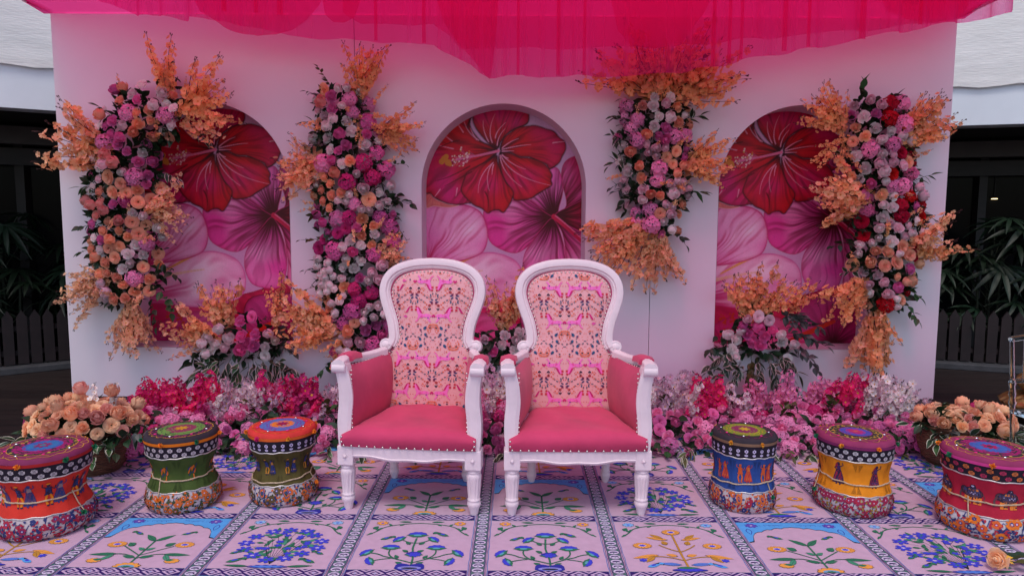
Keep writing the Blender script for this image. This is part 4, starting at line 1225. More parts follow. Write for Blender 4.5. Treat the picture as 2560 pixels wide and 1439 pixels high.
def elephant(c1, c2, c3):
    s = [(ell(0, .010, .040, .026), c3), (ell(0, .010, .036, .022), c1), (ell(-.036, .016, .018, .018), c3), (ell(-.036, .016, .015, .015), c1), (stroke2([(-.046, .014), (-.056, -.006), (-.052, -.026), (-.060, -.03)], [.012, .009, .007, .005]), c1)]
    for x in (-.026, -.010, .012, .028):
        s += [([(x - .008, -.008), (x + .008, -.008), (x + .007, -.038), (x - .007, -.038)], (0.75, 0.2, 0.03)), ([(x - .008, -.026), (x + .008, -.026), (x + .008, -.032), (x - .008, -.032)], c3)]
    s += [([(-.020, .034), (.024, .034), (.030, .0), (-.024, .0)], c2), ([(-.016, .030), (.020, .030), (.022, .020), (-.018, .020)], (0.75, 0.22, 0.04))]
    for k in range(7):
        s.append((ell(-.018 + .007 * k, .012 - .006 * (k % 2), .003, .003), PALE))
    s += [([(-.012, .034), (.014, .034), (.008, .05), (-.006, .05)], c3), (ell(.0, .042, .006, .004), PALE), (leaf2(-.034, .028, .02, .008, -1.3), c2), (stroke2([(.038, .014), (.046, -.004), (.042, -.018)], .003), c1)]
    return s
def stool(label, loc, c, rot):
    t = thing('drum_stool', label, 'stool', loc, rot, 'embroidered drum stools')
    ph = c.get('ph', 0.0)
    WST[0] = c['wst']
    t.scale = (c['sc'], c['sc'], c.get('sh', .94))
    def band(name, z0, z1, col, n=7, h=0.0, rough=.8, nz=.10):
        m = MB()
        m.grid([[pt(2 * PI * s / 96, z0 + (z1 - z0) * k / n, h, ph) for s in range(96)] for k in range(n + 1)], cl_v=True)
        return part(name, m, mat('cloth_%02d%02d%02d' % tuple(int(q * 99) for q in col), col, rough, noise=nz, nscale=18, bump=.1, bscale=40, spec=.2), t, smooth=True)
    wrap = lambda x, z, h: pt(x / R0, z, h, ph)
    bb = band('base_band', 0, ZB[1], c['ground'], 8)
    m = MB(); m.face([pt(-2 * PI * s / 48, 0.001, 0, ph) for s in range(48)]); part('underside', m, CORD, t)
    mb_ = band('middle_band', ZB[1], ZB[2], c['mid'], 14)
    tb = band('print_band', ZB[2], ZB[3], (0.018, 0.012, 0.022), 4)
    tr = band('trim', ZB[3], ZB[4], c['trim'], 2, .0025)
    # ---- block flowers on the base band
    rnd = random.Random(c['seed']); s = []
    CIR = 2 * PI * R0
    for k in range(24):
        x = CIR * k / 24
        p = [(x + CIR / 24 * q / 6, .02 + .075 * (q / 6) + .012 * math.sin(q * 2.1 + k)) for q in range(8)]
        s.append((stroke2(p, .0045), c['vine']))
        s.append((stroke2([p[3], (p[3][0] + .012, p[3][1] - .014), (p[3][0] + .028, p[3][1] - .010)], .0035), c['vine']))
    for k in range(640):
        x, z = rnd.uniform(0, CIR), rnd.uniform(.006, ZB[1] - .006)
        s.append((leaf2(x, z, rnd.uniform(.014, .022), .0052, rnd.uniform(0, 2 * PI), 3), rnd.choice(c['small'])))
    nf = int(c['nfl'] * 1.9)
    for k in range(nf):
        x, z = CIR * (k + rnd.uniform(-.25, .25)) / nf, rnd.choice((.028, .062, .094)) + rnd.uniform(-.008, .008)
        r = rnd.uniform(.014, .021) * c.get('fs', 1)
        s += [(scallop(x, z, r, rnd.choice((5, 6, 8)), .42, 1, 3, rnd.uniform(0, 1)), rnd.choice(c['big'])), (scallop(x, z, r * .45, 6, .3, 1, 2), rnd.choice(c['small'])), (ell(x, z, r * .2, n=6), PALE)]
    if c.get('paisley'):
        for k in range(9):
            x = CIR * k / 9
            s += [(ell(x, .085, .016, .026, .3), c['vine']), (ell(x, .085, .0125, .022, .3), c['big'][0]), (ell(x, .083, .007, .013, .3), c['small'][0])]
    stuff(link('printed_flowers', print_mesh('printed_flowers', s, wrap, PRINT, dz=5e-6, z0=.0012, maxlen=.03), bb))
    # ---- figures on the middle band
    s = []
    for k in range(c['nfig']):
        x = CIR * (k + .5) / c['nfig']
        for sh, dx in c['figs']:
            s += xf(sh, c.get('fsc', 1.0), c.get('fsc', 1.0), x + dx, .205)
        for q in range(7):                                   # hatched chevrons between the figures
            if c.get('hatch'):
                xx = x + CIR / c['nfig'] / 2
                for e in (1, -1):
                    s.append((stroke2([(xx + e * (.004 + .0035 * q), .285 - .000 * q), (xx + e * (.004 + .0035 * q) * .3, .285 - .007 * q)], .0012), c['hatch']))
                    s.append((stroke2([(xx + e * (.004 + .0035 * q), .130), (xx + e * (.004 + .0035 * q) * .3, .130 + .007 * q)], .0012), c['hatch']))
    stuff(link('printed_figures', print_mesh('printed_figures', s, wrap, PRINT, dz=6e-6, z0=.0015, maxlen=.014), mb_))
    # ---- oval block prints on the dark band
    s = []
    n = 26
    for k in range(n):
        for row in range(2 if c['block'] != 'flower' else 1):
            x = CIR * (k + .5 * row) / n; z = ZB[2] + (.018 if row else .045)
            if c['block'] == 'flower':
                z = ZB[2] + .032
                x2 = x + .012
                s += [(scallop(x, z + .008, .011, 6, .3, 1, 3), PALE), (ell(x, z + .008, .004, n=6), (0.02, 0.015, 0.03)), (stroke2([(x, z - .004), (x, z - .022)], .002), PALE)]
                s += [(leaf2(x, z - .02, .014, .0035, a, 3), PALE) for a in (.6, 2.5, 1.0, 2.1)]
            else:
                bc_ = c['blockcol'][k % len(c['blockcol'])]
                s += [(scallop(x, z, .014, 7, .16, .82, 3), bc_)]
                for e in (-1, 0, 1):
                    s.append((stroke2([(x + e * .005, z - .008), (x + e * .003, z + .003), (x + e * .007, z + .008)], .0015), (0.02, 0.015, 0.03)))
    stuff(link('printed_blocks', print_mesh('printed_blocks', s, wrap, PRINT, dz=6e-6, z0=.0012, maxlen=.03), tb))
    # ---- silver edging and waist cord
    for z in (ZB[1], ZB[2]):
        m = MB(); m.tube([Vector(pt(2 * PI * k / 72, z + .0022 * math.sin(k * 1.3) + .0015 * math.sin(k * .37), .002, ph)) for k in range(72)], .0034, 5, closed=True)
        part('silver_edging', m, SILVER, t, smooth=True)
    m = MB(); m.tube([Vector(pt(2 * PI * k / 72, .185 + c.get('cz', 0) + .012 * math.sin(2 * PI * k / 72 + c.get('ct', 0)) + .002 * math.sin(k * .9), .0045, ph)) for k in range(72)], .004, 6, closed=True)
    cd = part('waist_cord', m, CORD, t, smooth=True)
    ta = c.get('tail', -1.9) - rot
    zk = .19 + c.get('cz', 0)
    p0, p1 = Vector(pt(ta, zk, .006, ph)), Vector(pt(ta + .1, .10, .012, ph))
    m = MB(); m.tube([p0, (p0 + p1) / 2 + Vector((0, 0, -.01)), p1], .003, 5); part('cord_tail', m, CORD, cd, smooth=True)
    pm = MB()
    for k in range(40):
        a, e = rnd.uniform(0, 2 * PI), rnd.uniform(-1, 1)
        d = Vector((math.cos(a) * math.sqrt(1 - e * e), math.sin(a) * math.sqrt(1 - e * e), e)) * rnd.uniform(.011, .0155)
        u = d.orthogonal().normalized() * .0045; v = d.cross(u).normalized() * .0045
        pm.face([d * .2 + u, d * .2 - u, d + v * .6 - u * .4, d + v * .6 + u * .4]); pm.face([d * .2 + v, d * .2 - v, d + u * .8])
    link('tassel', pm.mesh('tassel', POM[c['poms'][0]]), cd, Matrix.Translation(p1 + Vector((0, 0, -.012))))
    # ---- embroidered top
    def tz(r):
        q = r / .196
        return .402 + .007 * (1 - q * q) if q < .93 else .402 + .0009 - (.018 * ((q - .93) / .07) ** 2)
    m = MB(); radii = [.0, .03, .06, .09, .12, .15, .17, .182, .189, .194, .1975]
    m.grid([[(max(r, .001) * math.cos(2 * PI * k / 64), max(r, .001) * math.sin(2 * PI * k / 64), tz(r)) for k in range(64)] for r in radii], cl_v=True)
    top = part('top_pad', m, mat('cloth_%02d%02d%02d' % tuple(int(q * 99) for q in c['top']), c['top'], .8, noise=.12, nscale=18, bump=.1, bscale=40, spec=.2), t, smooth=True)
    s = []
    def ring(r, col, n=28, d=.0):
        s.append((scallop(0, 0, r, n, d, 1, 3) if d else ell(0, 0, r, n=44), col))
    for r, col, n, d in c['rings']:
        ring(r, col, n, d)
    for k in range(60):                                         # running stitches
        a = 2 * PI * k / 60
        r = c['stitch_r'] + .006 * math.sin(k * PI / 2 * 1.0)
        a2 = 2 * PI * (k + 1) / 60; r2 = c['stitch_r'] + .006 * math.sin((k + 1) * PI / 2)
        s.append((stroke2([(r * math.cos(a), r * math.sin(a)), (r2 * math.cos(a2), r2 * math.sin(a2))], .0026), c['stitch']))
    for k in range(9):                                          # curling tendrils
        a = 2 * PI * k / 9
        q = [(.163 + .012 * math.sin(j * .9), a + (j - 4) * .065) for j in range(9)]
        s.append((stroke2([(r * math.cos(b), r * math.sin(b)) for r, b in q], .0026), c['tendril']))
        s.append((scallop(.128 * math.cos(a + .3), .128 * math.sin(a + .3), .008, 5, .4, 1, 3), c['accent']))
    for k in range(8):
        a = 2 * PI * k / 8
        s.append((leaf2(.008 * math.cos(a), .008 * math.sin(a), .034, .008, a), c['heart'][0]))
    s.append((scallop(0, 0, .014, 6, .3, 1, 3), c['heart'][1]))
    stuff(link('embroidery', print_mesh('embroidery', s, lambda x, y, h: (x, y, tz(math.hypot(x, y)) + h), PRINT, dz=1.2e-5, z0=.0012, maxlen=.03), top))
    for k in range(8):
        a = 2 * PI * (k + .4) / 8
        m = MB(); m.lathe([(.0075, 0), (.007, .0025), (.003, .0035)], 10)
        o = part('mirror', m, MIRROR if k % 2 else POM['pink'], top, smooth=True, Mx=Matrix.Translation((.142 * math.cos(a), .142 * math.sin(a), tz(.142) + .002)))
    n = 7
    for k in range(n):
        a = 2 * PI * (k + c.get('po', .35)) / n
        link('pom_pom', pm.mesh('pom_pom', POM[c['poms'][k % len(c['poms'])]]), t, Matrix.Translation((.207 * math.cos(a), .207 * math.sin(a), .378)) @ Matrix.Rotation(a, 4, 'X'))
    return t
WHT = (0.52, 0.43, 0.45)
FO, FB, FR, FM = (0.62, 0.13, 0.03), (0.03, 0.04, 0.15), (0.38, 0.02, 0.05), (0.28, 0.02, 0.07)
PUR, CHAR, MAGT, YEL, OLV = (0.20, 0.025, 0.085), (0.035, 0.025, 0.035), (0.32, 0.01, 0.12), (0.62, 0.33, 0.03), (0.18, 0.24, 0.03)
BLU = (0.045, 0.10, 0.36)
def ctr(u, v, r=.17):
    p = on_floor(u, v); d = Vector((p.x - CAM.x, p.y - CAM.y)).normalized()
    return (p.x + d.x * r, p.y + d.y * r, 0.0012)
stool('red drum stool with dancing figures, at the far left of the row', ctr(122, 1346), dict(seed=1, sc=1.00, wst=0.024, mid=(0.60, 0.035, 0.022), ground=WHT, trim=(0.42, 0.02, 0.02), vine=FB, small=(FB, FR), big=(FR, FM, FB), nfl=30, fs=.9,
      figs=((dancer_m(FB, (0.7, 0.2, 0.01), (0.03, 0.02, 0.05)), -.028), (dancer_w((0.10, 0.05, 0.12), (0.3, 0.2, 0.2), FB), .022)), nfig=9, fsc=1.15, block='oval', blockcol=((0.42, 0.36, 0.38),), top=PUR,
      rings=((.140, YEL, 0, 0), (.137, CHAR, 0, 0), (.122, MAGT, 20, .25), (.105, CHAR, 18, .2), (.098, MAGT, 16, .3), (.080, BLU, 0, 0), (.064, (0.03, 0.16, 0.38), 0, 0)), stitch=YEL, stitch_r=.178, tendril=YEL, accent=(0.5, 0.4, 0.05), heart=((0.25, 0.02, 0.12), (0.03, 0.2, 0.25)), poms=('green', 'orange'), po=.05, cz=.012, tail=-0.3), .3)
stool('green drum stool with orange brush motifs, between the red stool and the olive one', ctr(463, 1286), dict(seed=2, sc=0.88, wst=0.028, mid=(0.055, 0.085, 0.018), ground=WHT, trim=(0.72, 0.17, 0.01), vine=FB, small=((0.05, 0.07, 0.03), FO), big=(FO, FO, (0.12, 0.09, 0.02)), nfl=30,
      figs=(([(stroke2([(-.02, .0), (-.008, .03), (.004, .04), (.0, .01), (.012, .042), (.02, .02)], .008), (0.6, 0.13, 0.02)), (stroke2([(-.016, -.012), (-.004, .006), (.008, .0), (.02, .028), (.028, .05)], .005), FB), (stroke2([(-.012, -.028), (.002, -.036), (.014, -.024), (.012, -.006)], .007), (0.6, 0.13, 0.02)), (leaf2(.016, -.004, .028, .006, 1.2), FO), (leaf2(-.024, .018, .03, .005, .9), FB)], 0),), nfig=7, hatch=(0.03, 0.05, 0.012), block='oval', blockcol=((0.5, 0.42, 0.45),), top=CHAR,
      rings=((.170, YEL, 22, .10), (.166, CHAR, 22, .10), (.160, MAGT, 22, .10), (.154, CHAR, 0, 0), (.128, (0.02, 0.03, 0.03), 0, 0), (.125, (0.14, 0.28, 0.06), 0, 0), (.080, (0.24, 0.03, 0.09), 0, 0)), stitch=(0.02, 0.03, 0.03), stitch_r=.104, tendril=(0.05, 0.03, 0.04), accent=MAGT, heart=((0.55, 0.3, 0.02), (0.5, 0.25, 0.02)), poms=('orange', 'green'), po=.6), .5)
stool('olive drum stool with a blue and orange top, next to the left armchair', ctr(712, 1271), dict(seed=3, sc=0.86, wst=0.036, mid=(0.085, 0.065, 0.018), ground=WHT, trim=(0.70, 0.12, 0.02), vine=(0.03, 0.06, 0.22), small=((0.05, 0.06, 0.03), FO, FB), big=(FO, (0.12, 0.07, 0.03)), nfl=26, paisley=True,
      figs=((dancer_m((0.03, 0.05, 0.2), (0.5, 0.2, 0.03), (0.03, 0.02, 0.05)), -.024), (dancer_w((0.03, 0.05, 0.2), (0.5, 0.2, 0.05), (0.03, 0.02, 0.06)), .022)), nfig=8, fsc=.9, hatch=(0.05, 0.04, 0.012), block='flower', blockcol=(), top=(0.62, 0.04, 0.035),
      rings=((.132, (0.35, 0.03, 0.2), 0, 0), (.129, (0.08, 0.16, 0.42), 0, 0), (.112, (0.16, 0.05, 0.3), 24, .15), (.104, (0.07, 0.18, 0.46), 0, 0), (.092, (0.2, 0.04, 0.3), 22, .15), (.084, (0.08, 0.17, 0.42), 0, 0), (.070, (0.72, 0.18, 0.02), 0, 0)), stitch=(0.72, 0.26, 0.02), stitch_r=.170, tendril=(0.55, 0.03, 0.03), accent=MAGT, heart=((0.3, 0.01, 0.08), (0.3, 0.01, 0.08)), poms=('orange', 'pink', 'yellow'), po=.55, cz=-.04, ct=1.0, tail=-.2), .2)
stool('blue drum stool with orange dancers and a lime ringed top, right of the armchairs', ctr(1853, 1288), dict(seed=4, sc=0.81, wst=0.008, mid=(0.025, 0.065, 0.25), ground=WHT, trim=(0.24, 0.13, 0.08), vine=FO, small=(FB, FR, FO), big=(FO, FB, FR), nfl=26, paisley=True,
      figs=((dancer_m((0.6, 0.09, 0.02), (0.6, 0.12, 0.02), (0.55, 0.09, 0.03)), -.026), (dancer_w((0.55, 0.08, 0.03), (0.62, 0.15, 0.03), (0.42, 0.04, 0.04)), .024)), nfig=8, fsc=1.0, hatch=(0.015, 0.03, 0.10), block='flower', blockcol=(), top=CHAR,
      rings=((.132, (0.1, 0.12, 0.02), 0, 0), (.129, OLV, 0, 0), (.092, (0.5, 0.35, 0.03), 26, .12), (.086, OLV, 0, 0), (.080, (0.22, 0.025, 0.09), 0, 0)), stitch=YEL, stitch_r=.108, tendril=MAGT, accent=MAGT, heart=((0.5, 0.36, 0.03), YEL), poms=('green', 'yellow', 'yellow'), po=.35, cz=-.03, ct=2.4, tail=-1.0), .1)
stool('yellow drum stool with maroon dancers in wide skirts, second from the right end', ctr(2127, 1294), dict(seed=5, sc=0.91, wst=0.012, mid=(0.75, 0.24, 0.012), ground=WHT, trim=(0.22, 0.025, 0.11), vine=FB, small=(FR, (0.3, 0.18, 0.03), FM), big=(FM, FR, FM), nfl=34,
      figs=((dancer_w((0.30, 0.02, 0.05), (0.08, 0.03, 0.12), (0.04, 0.02, 0.06)), 0),), nfig=6, fsc=1.25, hatch=(0.22, 0.09, 0.01), block='oval', blockcol=((0.5, 0.45, 0.48),), top=(0.26, 0.03, 0.10),
      rings=((.135, YEL, 0, 0), (.132, CHAR, 0, 0), (.118, (0.4, 0.25, 0.02), 18, .2), (.110, CHAR, 16, .15), (.084, MAGT, 0, 0), (.080, (0.06, 0.07, 0.36), 0, 0), (.050, (0.4, 0.02, 0.2), 0, 0)), stitch=(0.08, 0.03, 0.05), stitch_r=.160, tendril=YEL, accent=(0.5, 0.4, 0.1), heart=((0.45, 0.03, 0.12), (0.5, 0.1, 0.1)), poms=('green', 'yellow', 'orange'), po=.2, tail=-3.3), .15)
stool('crimson drum stool with decorated elephants, at the far right of the row', ctr(2458, 1346), dict(seed=6, sc=1.00, wst=0.010, mid=(0.42, 0.015, 0.04), ground=(0.6, 0.55, 0.57), trim=(0.72, 0.06, 0.28), vine=(0.06, 0.08, 0.24), small=(FB, (0.45, 0.03, 0.05)), big=((0.72, 0.17, 0.02), (0.65, 0.12, 0.03)), nfl=24, fs=1.3,
      figs=((elephant((0.12, 0.05, 0.06), (0.05, 0.05, 0.13), (0.03, 0.02, 0.04)), 0),), nfig=8, fsc=1.1, block='oval', blockcol=((0.55, 0.14, 0.04), (0.4, 0.03, 0.08)), top=(0.26, 0.03, 0.10),
      rings=((.140, YEL, 0, 0), (.137, CHAR, 0, 0), (.122, MAGT, 20, .25), (.105, CHAR, 18, .2), (.098, MAGT, 16, .3), (.082, BLU, 0, 0), (.066, (0.05, 0.13, 0.42), 0, 0)), stitch=YEL, stitch_r=.176, tendril=YEL, accent=(0.5, 0.4, 0.1), heart=((0.4, 0.01, 0.1), (0.05, 0.03, 0.06)), poms=('orange', 'green'), po=.35, cz=.006, ct=1.5, tail=-2.6), .25)
# ================================================================== flower kit (shared meshes)
FLC = dict(orange=(0.99, 0.53, 0.25), amber=(0.99, 0.61, 0.35), peach=(0.92, 0.50, 0.32), apricot=(0.93, 0.60, 0.38), salmon=(0.84, 0.42, 0.36),
           white=(0.93, 0.89, 0.86), cream=(0.88, 0.80, 0.70), blush=(0.84, 0.66, 0.70), orchid=(0.74, 0.21, 0.48), pink=(0.80, 0.19, 0.48), rose=(0.74, 0.20, 0.40),
           hot=(0.80, 0.035, 0.22), cerise=(0.66, 0.05, 0.24), red=(0.52, 0.008, 0.03), candy=(0.92, 0.36, 0.62), lilac=(0.74, 0.54, 0.68), paleblush=(0.84, 0.68, 0.75))
PET = {k: mat('petal_' + k, c, 0.62, noise=0.10, nscale=14, rand=0.16, translucent=0.38, spec=0.15) for k, c in FLC.items()}
TWIG = mat('twig', (0.045, 0.018, 0.015), 0.8)
EYE = mat('flower_eye', (0.70, 0.26, 0.05), 0.8)
YEYE = mat('stamen_yellow', (0.72, 0.38, 0.03), 0.8)
LEAFC = dict(dark=(0.018, 0.050, 0.020), green=(0.035, 0.105, 0.030), olive=(0.075, 0.080, 0.022), grey=(0.10, 0.12, 0.11))
LEAF = {k: mat('leaf_' + k, c, 0.45, noise=0.22, nscale=16, rand=0.3, translucent=0.12, spec=0.4) for k, c in LEAFC.items()}
CREAMEDGE = mat('leaf_margin', (0.48, 0.50, 0.40), 0.5, noise=0.15)

def petal_grid(mb, a, w, r0, r1, h, curl, dip, nu=4, nv=4, cup=0.0, jit=0.0):
    """one petal wrapped round the z axis at angle a"""
    P = []
    for i in range(nv + 1):
        t = i / nv
        row = []
        for j in range(nu + 1):
            s = -1 + 2 * j / nu
            rr = r0 + (r1 - r0) * t ** 0.8 + curl * t ** 3 - cup * s * s * t
            wid = w * (0.35 + 0.65 * math.sin(PI * (0.15 + 0.62 * t)))
            z = h * (t - 0.25 * t ** 3 * (1 if curl > 0.05 else 0)) - dip * s * s * t
            ang = a + s * wid
            row.append((rr * math.cos(ang), rr * math.sin(ang), z + U(-jit, jit)))
        P.append(row)
    mb.grid(P)
def norm(m):
    k = .90 / max(math.hypot(x, y) for x, y, z in m.v)
    m.v = [(x * k, y * k, z * k) for x, y, z in m.v]
    return m
def rose_mb(seed, openness=1.0):
    random.seed(seed)
    m = MB()
    a = U(0, 6)
    # closed heart, then cupped petals whose rims spiral outwards
    hr = .15
    m.lathe([(.12, .30), (hr, .5), (hr * .96, .70), (hr * .75, .80), (hr * .45, .78), (.01, .70)], 9, cap=False)
    N = 21 if openness > .6 else 14
    for k in range(N):
        f = (k + 1) / 21
        R = .13 + .72 * f * (.70 + .30 * openness)
        top = .90 - .52 * f ** 1.5 * (.5 + .5 * openness)
        w = 1.15 - .55 * f
        close = .22 * (1 - 1.9 * f * openness)
        aa = a + k * 2.399 + U(-.1, .1)
        P = []
        for i in range(5):
            t = i / 4
            row = []
            for j in range(5):
                s_ = -1 + 2 * j / 4
                rr = R * (min(1, .30 + 1.25 * t) ** .8) - close * max(0, t - .45) ** 1.0 * .9 + (.03 * f if t == 1 else 0)
                z = .05 + (top - .05) * t - .10 * s_ * s_ * t * (1 + f) - (.06 * f if t == 1 else 0)
                ang = aa + s_ * w * (.45 + .55 * math.sin(PI * (.2 + .55 * t)))
                rr -= .02 * s_ * s_
                row.append((rr * math.cos(ang), rr * math.sin(ang), z + U(-.006, .006)))
            P.append(row)
        m.grid(P)
    return norm(m)
def peony_mb(seed):
    random.seed(seed)
    m = MB()
    for ring, (n, r, h) in enumerate(((4, .13, .74), (5, .30, .72), (6, .46, .66), (7, .62, .52), (7, .74, .30))):
        for k in range(n):
            petal_grid(m, ring * .5 + 2 * PI * k / n + U(-.2, .2), .62, .08, r, h * U(.85, 1.1), .10 + .10 * ring / 3, .06 - .12 * (ring % 2), jit=.05)
    return norm(m)
def floret(mb, c, n, r, npet=4, mi=0, cup=.35, eye=None):
    """small flower at c facing n: rounded petals that cup upwards"""
    n = Vector(n).normalized(); u = n.orthogonal().normalized(); v = n.cross(u)
    a0 = U(0, 6)
    c = Vector(c)
    for k in range(npet):
        a = a0 + 2 * PI * k / npet; da = PI / npet * 1.12
        rr = r * U(.9, 1.08); cu = r * cup * U(.75, 1.2)
        f = lambda q, s, h: c + (u * math.cos(a + da * s) + v * math.sin(a + da * s)) * (rr * q) + n * (cu * h)
        mb.face([f(.10, 0, 0), f(.62, -.92, .55), f(.92, -.62, .9), f(1.0, 0, .72)], mi)
        mb.face([f(.10, 0, 0), f(1.0, 0, .72), f(.92, .62, .9), f(.62, .92, .55)], mi)
    if eye is not None:
        f = lambda aa: c + (u * math.cos(aa) + v * math.sin(aa)) * r * .2 + n * r * .14
        mb.face([f(2 * PI * k / 5) for k in range(5)], eye)
def hydrangea_mb(seed, n=52, fr=.25, npet=4):
    random.seed(seed)
    m = MB()
    for k in range(n):
        z = 1 - 1.35 * (k + .5) / n
        a = k * 2.39996 + U(-.2, .2)
        r = math.sqrt(max(0, 1 - z * z))
        d = Vector((r * math.cos(a), r * math.sin(a), z))
        rad = U(.72, .92)
        floret(m, d * rad + Vector((0, 0, -.1)), d + Vector((U(-.35, .35), U(-.35, .35), U(-.2, .3))), fr * U(.85, 1.15), npet, 0, .22)
    return m
def spray_mb(seed, L=.40, nb=18, br=.0275, start=.05, bud=True, wig=1.0, npet=5):
    """twig with blossoms; along +Z, length L"""
    random.seed(seed)
    m = MB()
    bx, by = U(-.05, .05) * wig, U(-.05, .05) * wig
    def c(t):
        return Vector((bx * t * t + .006 * math.sin(t * 9 + seed), by * t * t + .006 * math.cos(t * 8 + seed), L * t))
    m.tube([c(k / 8) for k in range(9)], [.0027 * (1 - .6 * k / 8) for k in range(9)], 4, mi=1)
    sub = []
    for k in range(1):                                   # side twig
        t0 = U(.2, .7); a = U(0, 2 * PI); l = U(.06, .12)
        b0 = c(t0); b1 = b0 + Vector((math.cos(a) * l * .55, math.sin(a) * l * .55, l * .9))
        m.tube([b0, (b0 + b1) / 2 + Vector((0, 0, .004)), b1], .0018, 3, mi=1)
        sub.append((b0, b1))
    for k in range(nb):
        t = start + (1 - start) * (k + U(.2, .8)) / nb
        a = k * 2.4 + U(-.5, .5)
        if k % 7 == 3 and sub:
            b0, b1 = sub[(k // 4) % len(sub)]; base = b0.lerp(b1, U(.35, 1))
        else:
            base = c(min(1, t))
        out = Vector((math.cos(a), math.sin(a), U(-.1, .8)))
        rr = br * (1.05 - .45 * max(0, t - .55) / .45) * U(.85, 1.15)
        floret(m, base + out.normalized() * br * U(.35, .7), out + Vector((0, 0, U(-.2, .5))), rr, npet, 0, .5, 2)
    if bud:
        for k in range(3):
            p = c(1) + Vector((U(-.012, .012), U(-.012, .012), U(-.01, .016)))
            m.tube([p, p + Vector((U(-.004, .004), U(-.004, .004), .010))], [.0022, .0034], 4, mi=1)
            m.tube([c(.97), p], .001, 3, mi=1)
    return m
def leaf_mb(L, w, fold=.25, droop=.25, margin=False):
    """leaf blade along +X from origin; with margin, outer strips use material 1"""
    m = MB()
    n = 6
    rows = []
    for i in range(n + 1):
        t = i / n
        ww = w * math.sin(PI * t ** .78) if 0 < t < 1 else .0006
        z = -droop * L * t * t
        k = .72
        rows.append([(L * t, -ww, z + fold * ww), (L * t, -ww * k, z + fold * ww * k), (L * t, 0, z), (L * t, ww * k, z + fold * ww * k), (L * t, ww, z + fold * ww)])
    for i in range(n):
        for j in range(4):
            m.face([rows[i][j], rows[i + 1][j], rows[i + 1][j + 1], rows[i][j + 1]], 1 if (margin and j in (0, 3)) else 0)
    return m
_fm = {}
def fmesh(kind, col, var):
    """shared flower mesh of a kind, colour and variant"""
    key = (kind, col, var)
    if key in _fm: return _fm[key]
    base = (kind, None, var)
    if base not in _fm:
        st = random.getstate()
        if kind == 'rose': mb = rose_mb(10 + var, (1.0, .8, .5)[var % 3])
        elif kind == 'bud': mb = rose_mb(50 + var, .35)
        elif kind == 'peony': mb = peony_mb(20 + var)
        elif kind == 'hydrangea': mb = hydrangea_mb(30 + var)
        elif kind == 'carnation': mb = hydrangea_mb(36 + var, 40, .30, 3)
        elif kind == 'spray': mb = spray_mb(40 + var)
        elif kind == 'longspray': mb = spray_mb(60 + var, .40, 22, .0265, .03, True, 1.6)
        elif kind == 'delphinium': mb = spray_mb(80 + var, .34, 28, .032, .16, True, .8)
        elif kind == 'cherry': mb = spray_mb(95 + var, .34, 24, .027, .1, True, 1.4)
        random.setstate(st)
        _fm[base] = mb
    mb = _fm[base]
    me = mb.mesh(kind, [PET[col], TWIG, EYE if col in ('orange', 'amber', 'peach') else YEYE], smooth=kind in ('rose', 'bud', 'peony'))
    _fm[key] = me
    return me
FNAME = dict(rose='rose', bud='rose_bud', peony='peony', hydrangea='hydrangea', carnation='carnation', spray='blossom_spray', longspray='blossom_spray', delphinium='blossom_spike', cherry='blossom_spray')
leaf_shape = {}
for kind, (L, w, mg) in dict(ficus=(.085, .022, True), rose=(.075, .024, False), long=(.10, .016, False), wander=(.095, .018, True), grey=(.07, .022, False), small=(.05, .016, False)).items():
    leaf_shape[kind] = leaf_mb(L, w, .25, .22, mg)
_lm = {}
def lmesh(kind, col):
    if (kind, col) not in _lm:
        _lm[(kind, col)] = leaf_shape[kind].mesh('leaf', [LEAF[col], CREAMEDGE])
    return _lm[(kind, col)]

def orient(d, roll=None):
    q = Vector(d).normalized().to_track_quat('Z', 'Y').to_matrix().to_4x4()
    return q @ Matrix.Rotation(U(0, 2 * PI) if roll is None else roll, 4, 'Z')
def put(root, inv, kind, col, p, d, size, nv=3):
    me = fmesh(kind, col, random.randrange(nv))
    o = link(FNAME[kind], me, root, inv @ Matrix.Translation(p) @ orient(d) @ Matrix.Scale(size, 4))
    return o
def sprig(root, inv, kind, col, p, d, L=.20, n=7, size=1.0, droop=.0):
    """stem with single leaves"""
    d = Vector(d).normalized()
    st = [Vector((0, 0, 0)) + d * (L * k / 5) + Vector((0, 0, -droop * L * (k / 5) ** 2)) for k in range(6)]
    m = MB(); m.tube([p + s for s in st], [.0022 * (1 - .1 * k) for k in range(6)], 4)
    stem = part('leaf_sprig', m, TWIG if col == 'grey' else LEAF['olive'], root, Mx=inv)
    me = lmesh(kind, col)
    for k in range(n):
        t = .15 + .85 * k / (n - 1) if n > 1 else 1
        q = st[min(4, int(t * 5))].lerp(st[min(5, int(t * 5) + 1)], t * 5 % 1 if t < 1 else 1)
        side = Vector((U(-1, 1), U(-1, .3), U(-1, 1))).normalized()
        ld = (d * U(.3, .8) + side * (.9 if k < n - 1 else .15) + Vector((0, -.1, -droop * .8))).normalized()
        Rm = ld.to_track_quat('X', 'Z').to_matrix().to_4x4()
        link('leaf', me, stem, Matrix.Translation(p + q) @ Rm @ Matrix.Rotation(U(-.8, .8), 4, 'X') @ Matrix.Scale(size * U(.8, 1.15), 4))
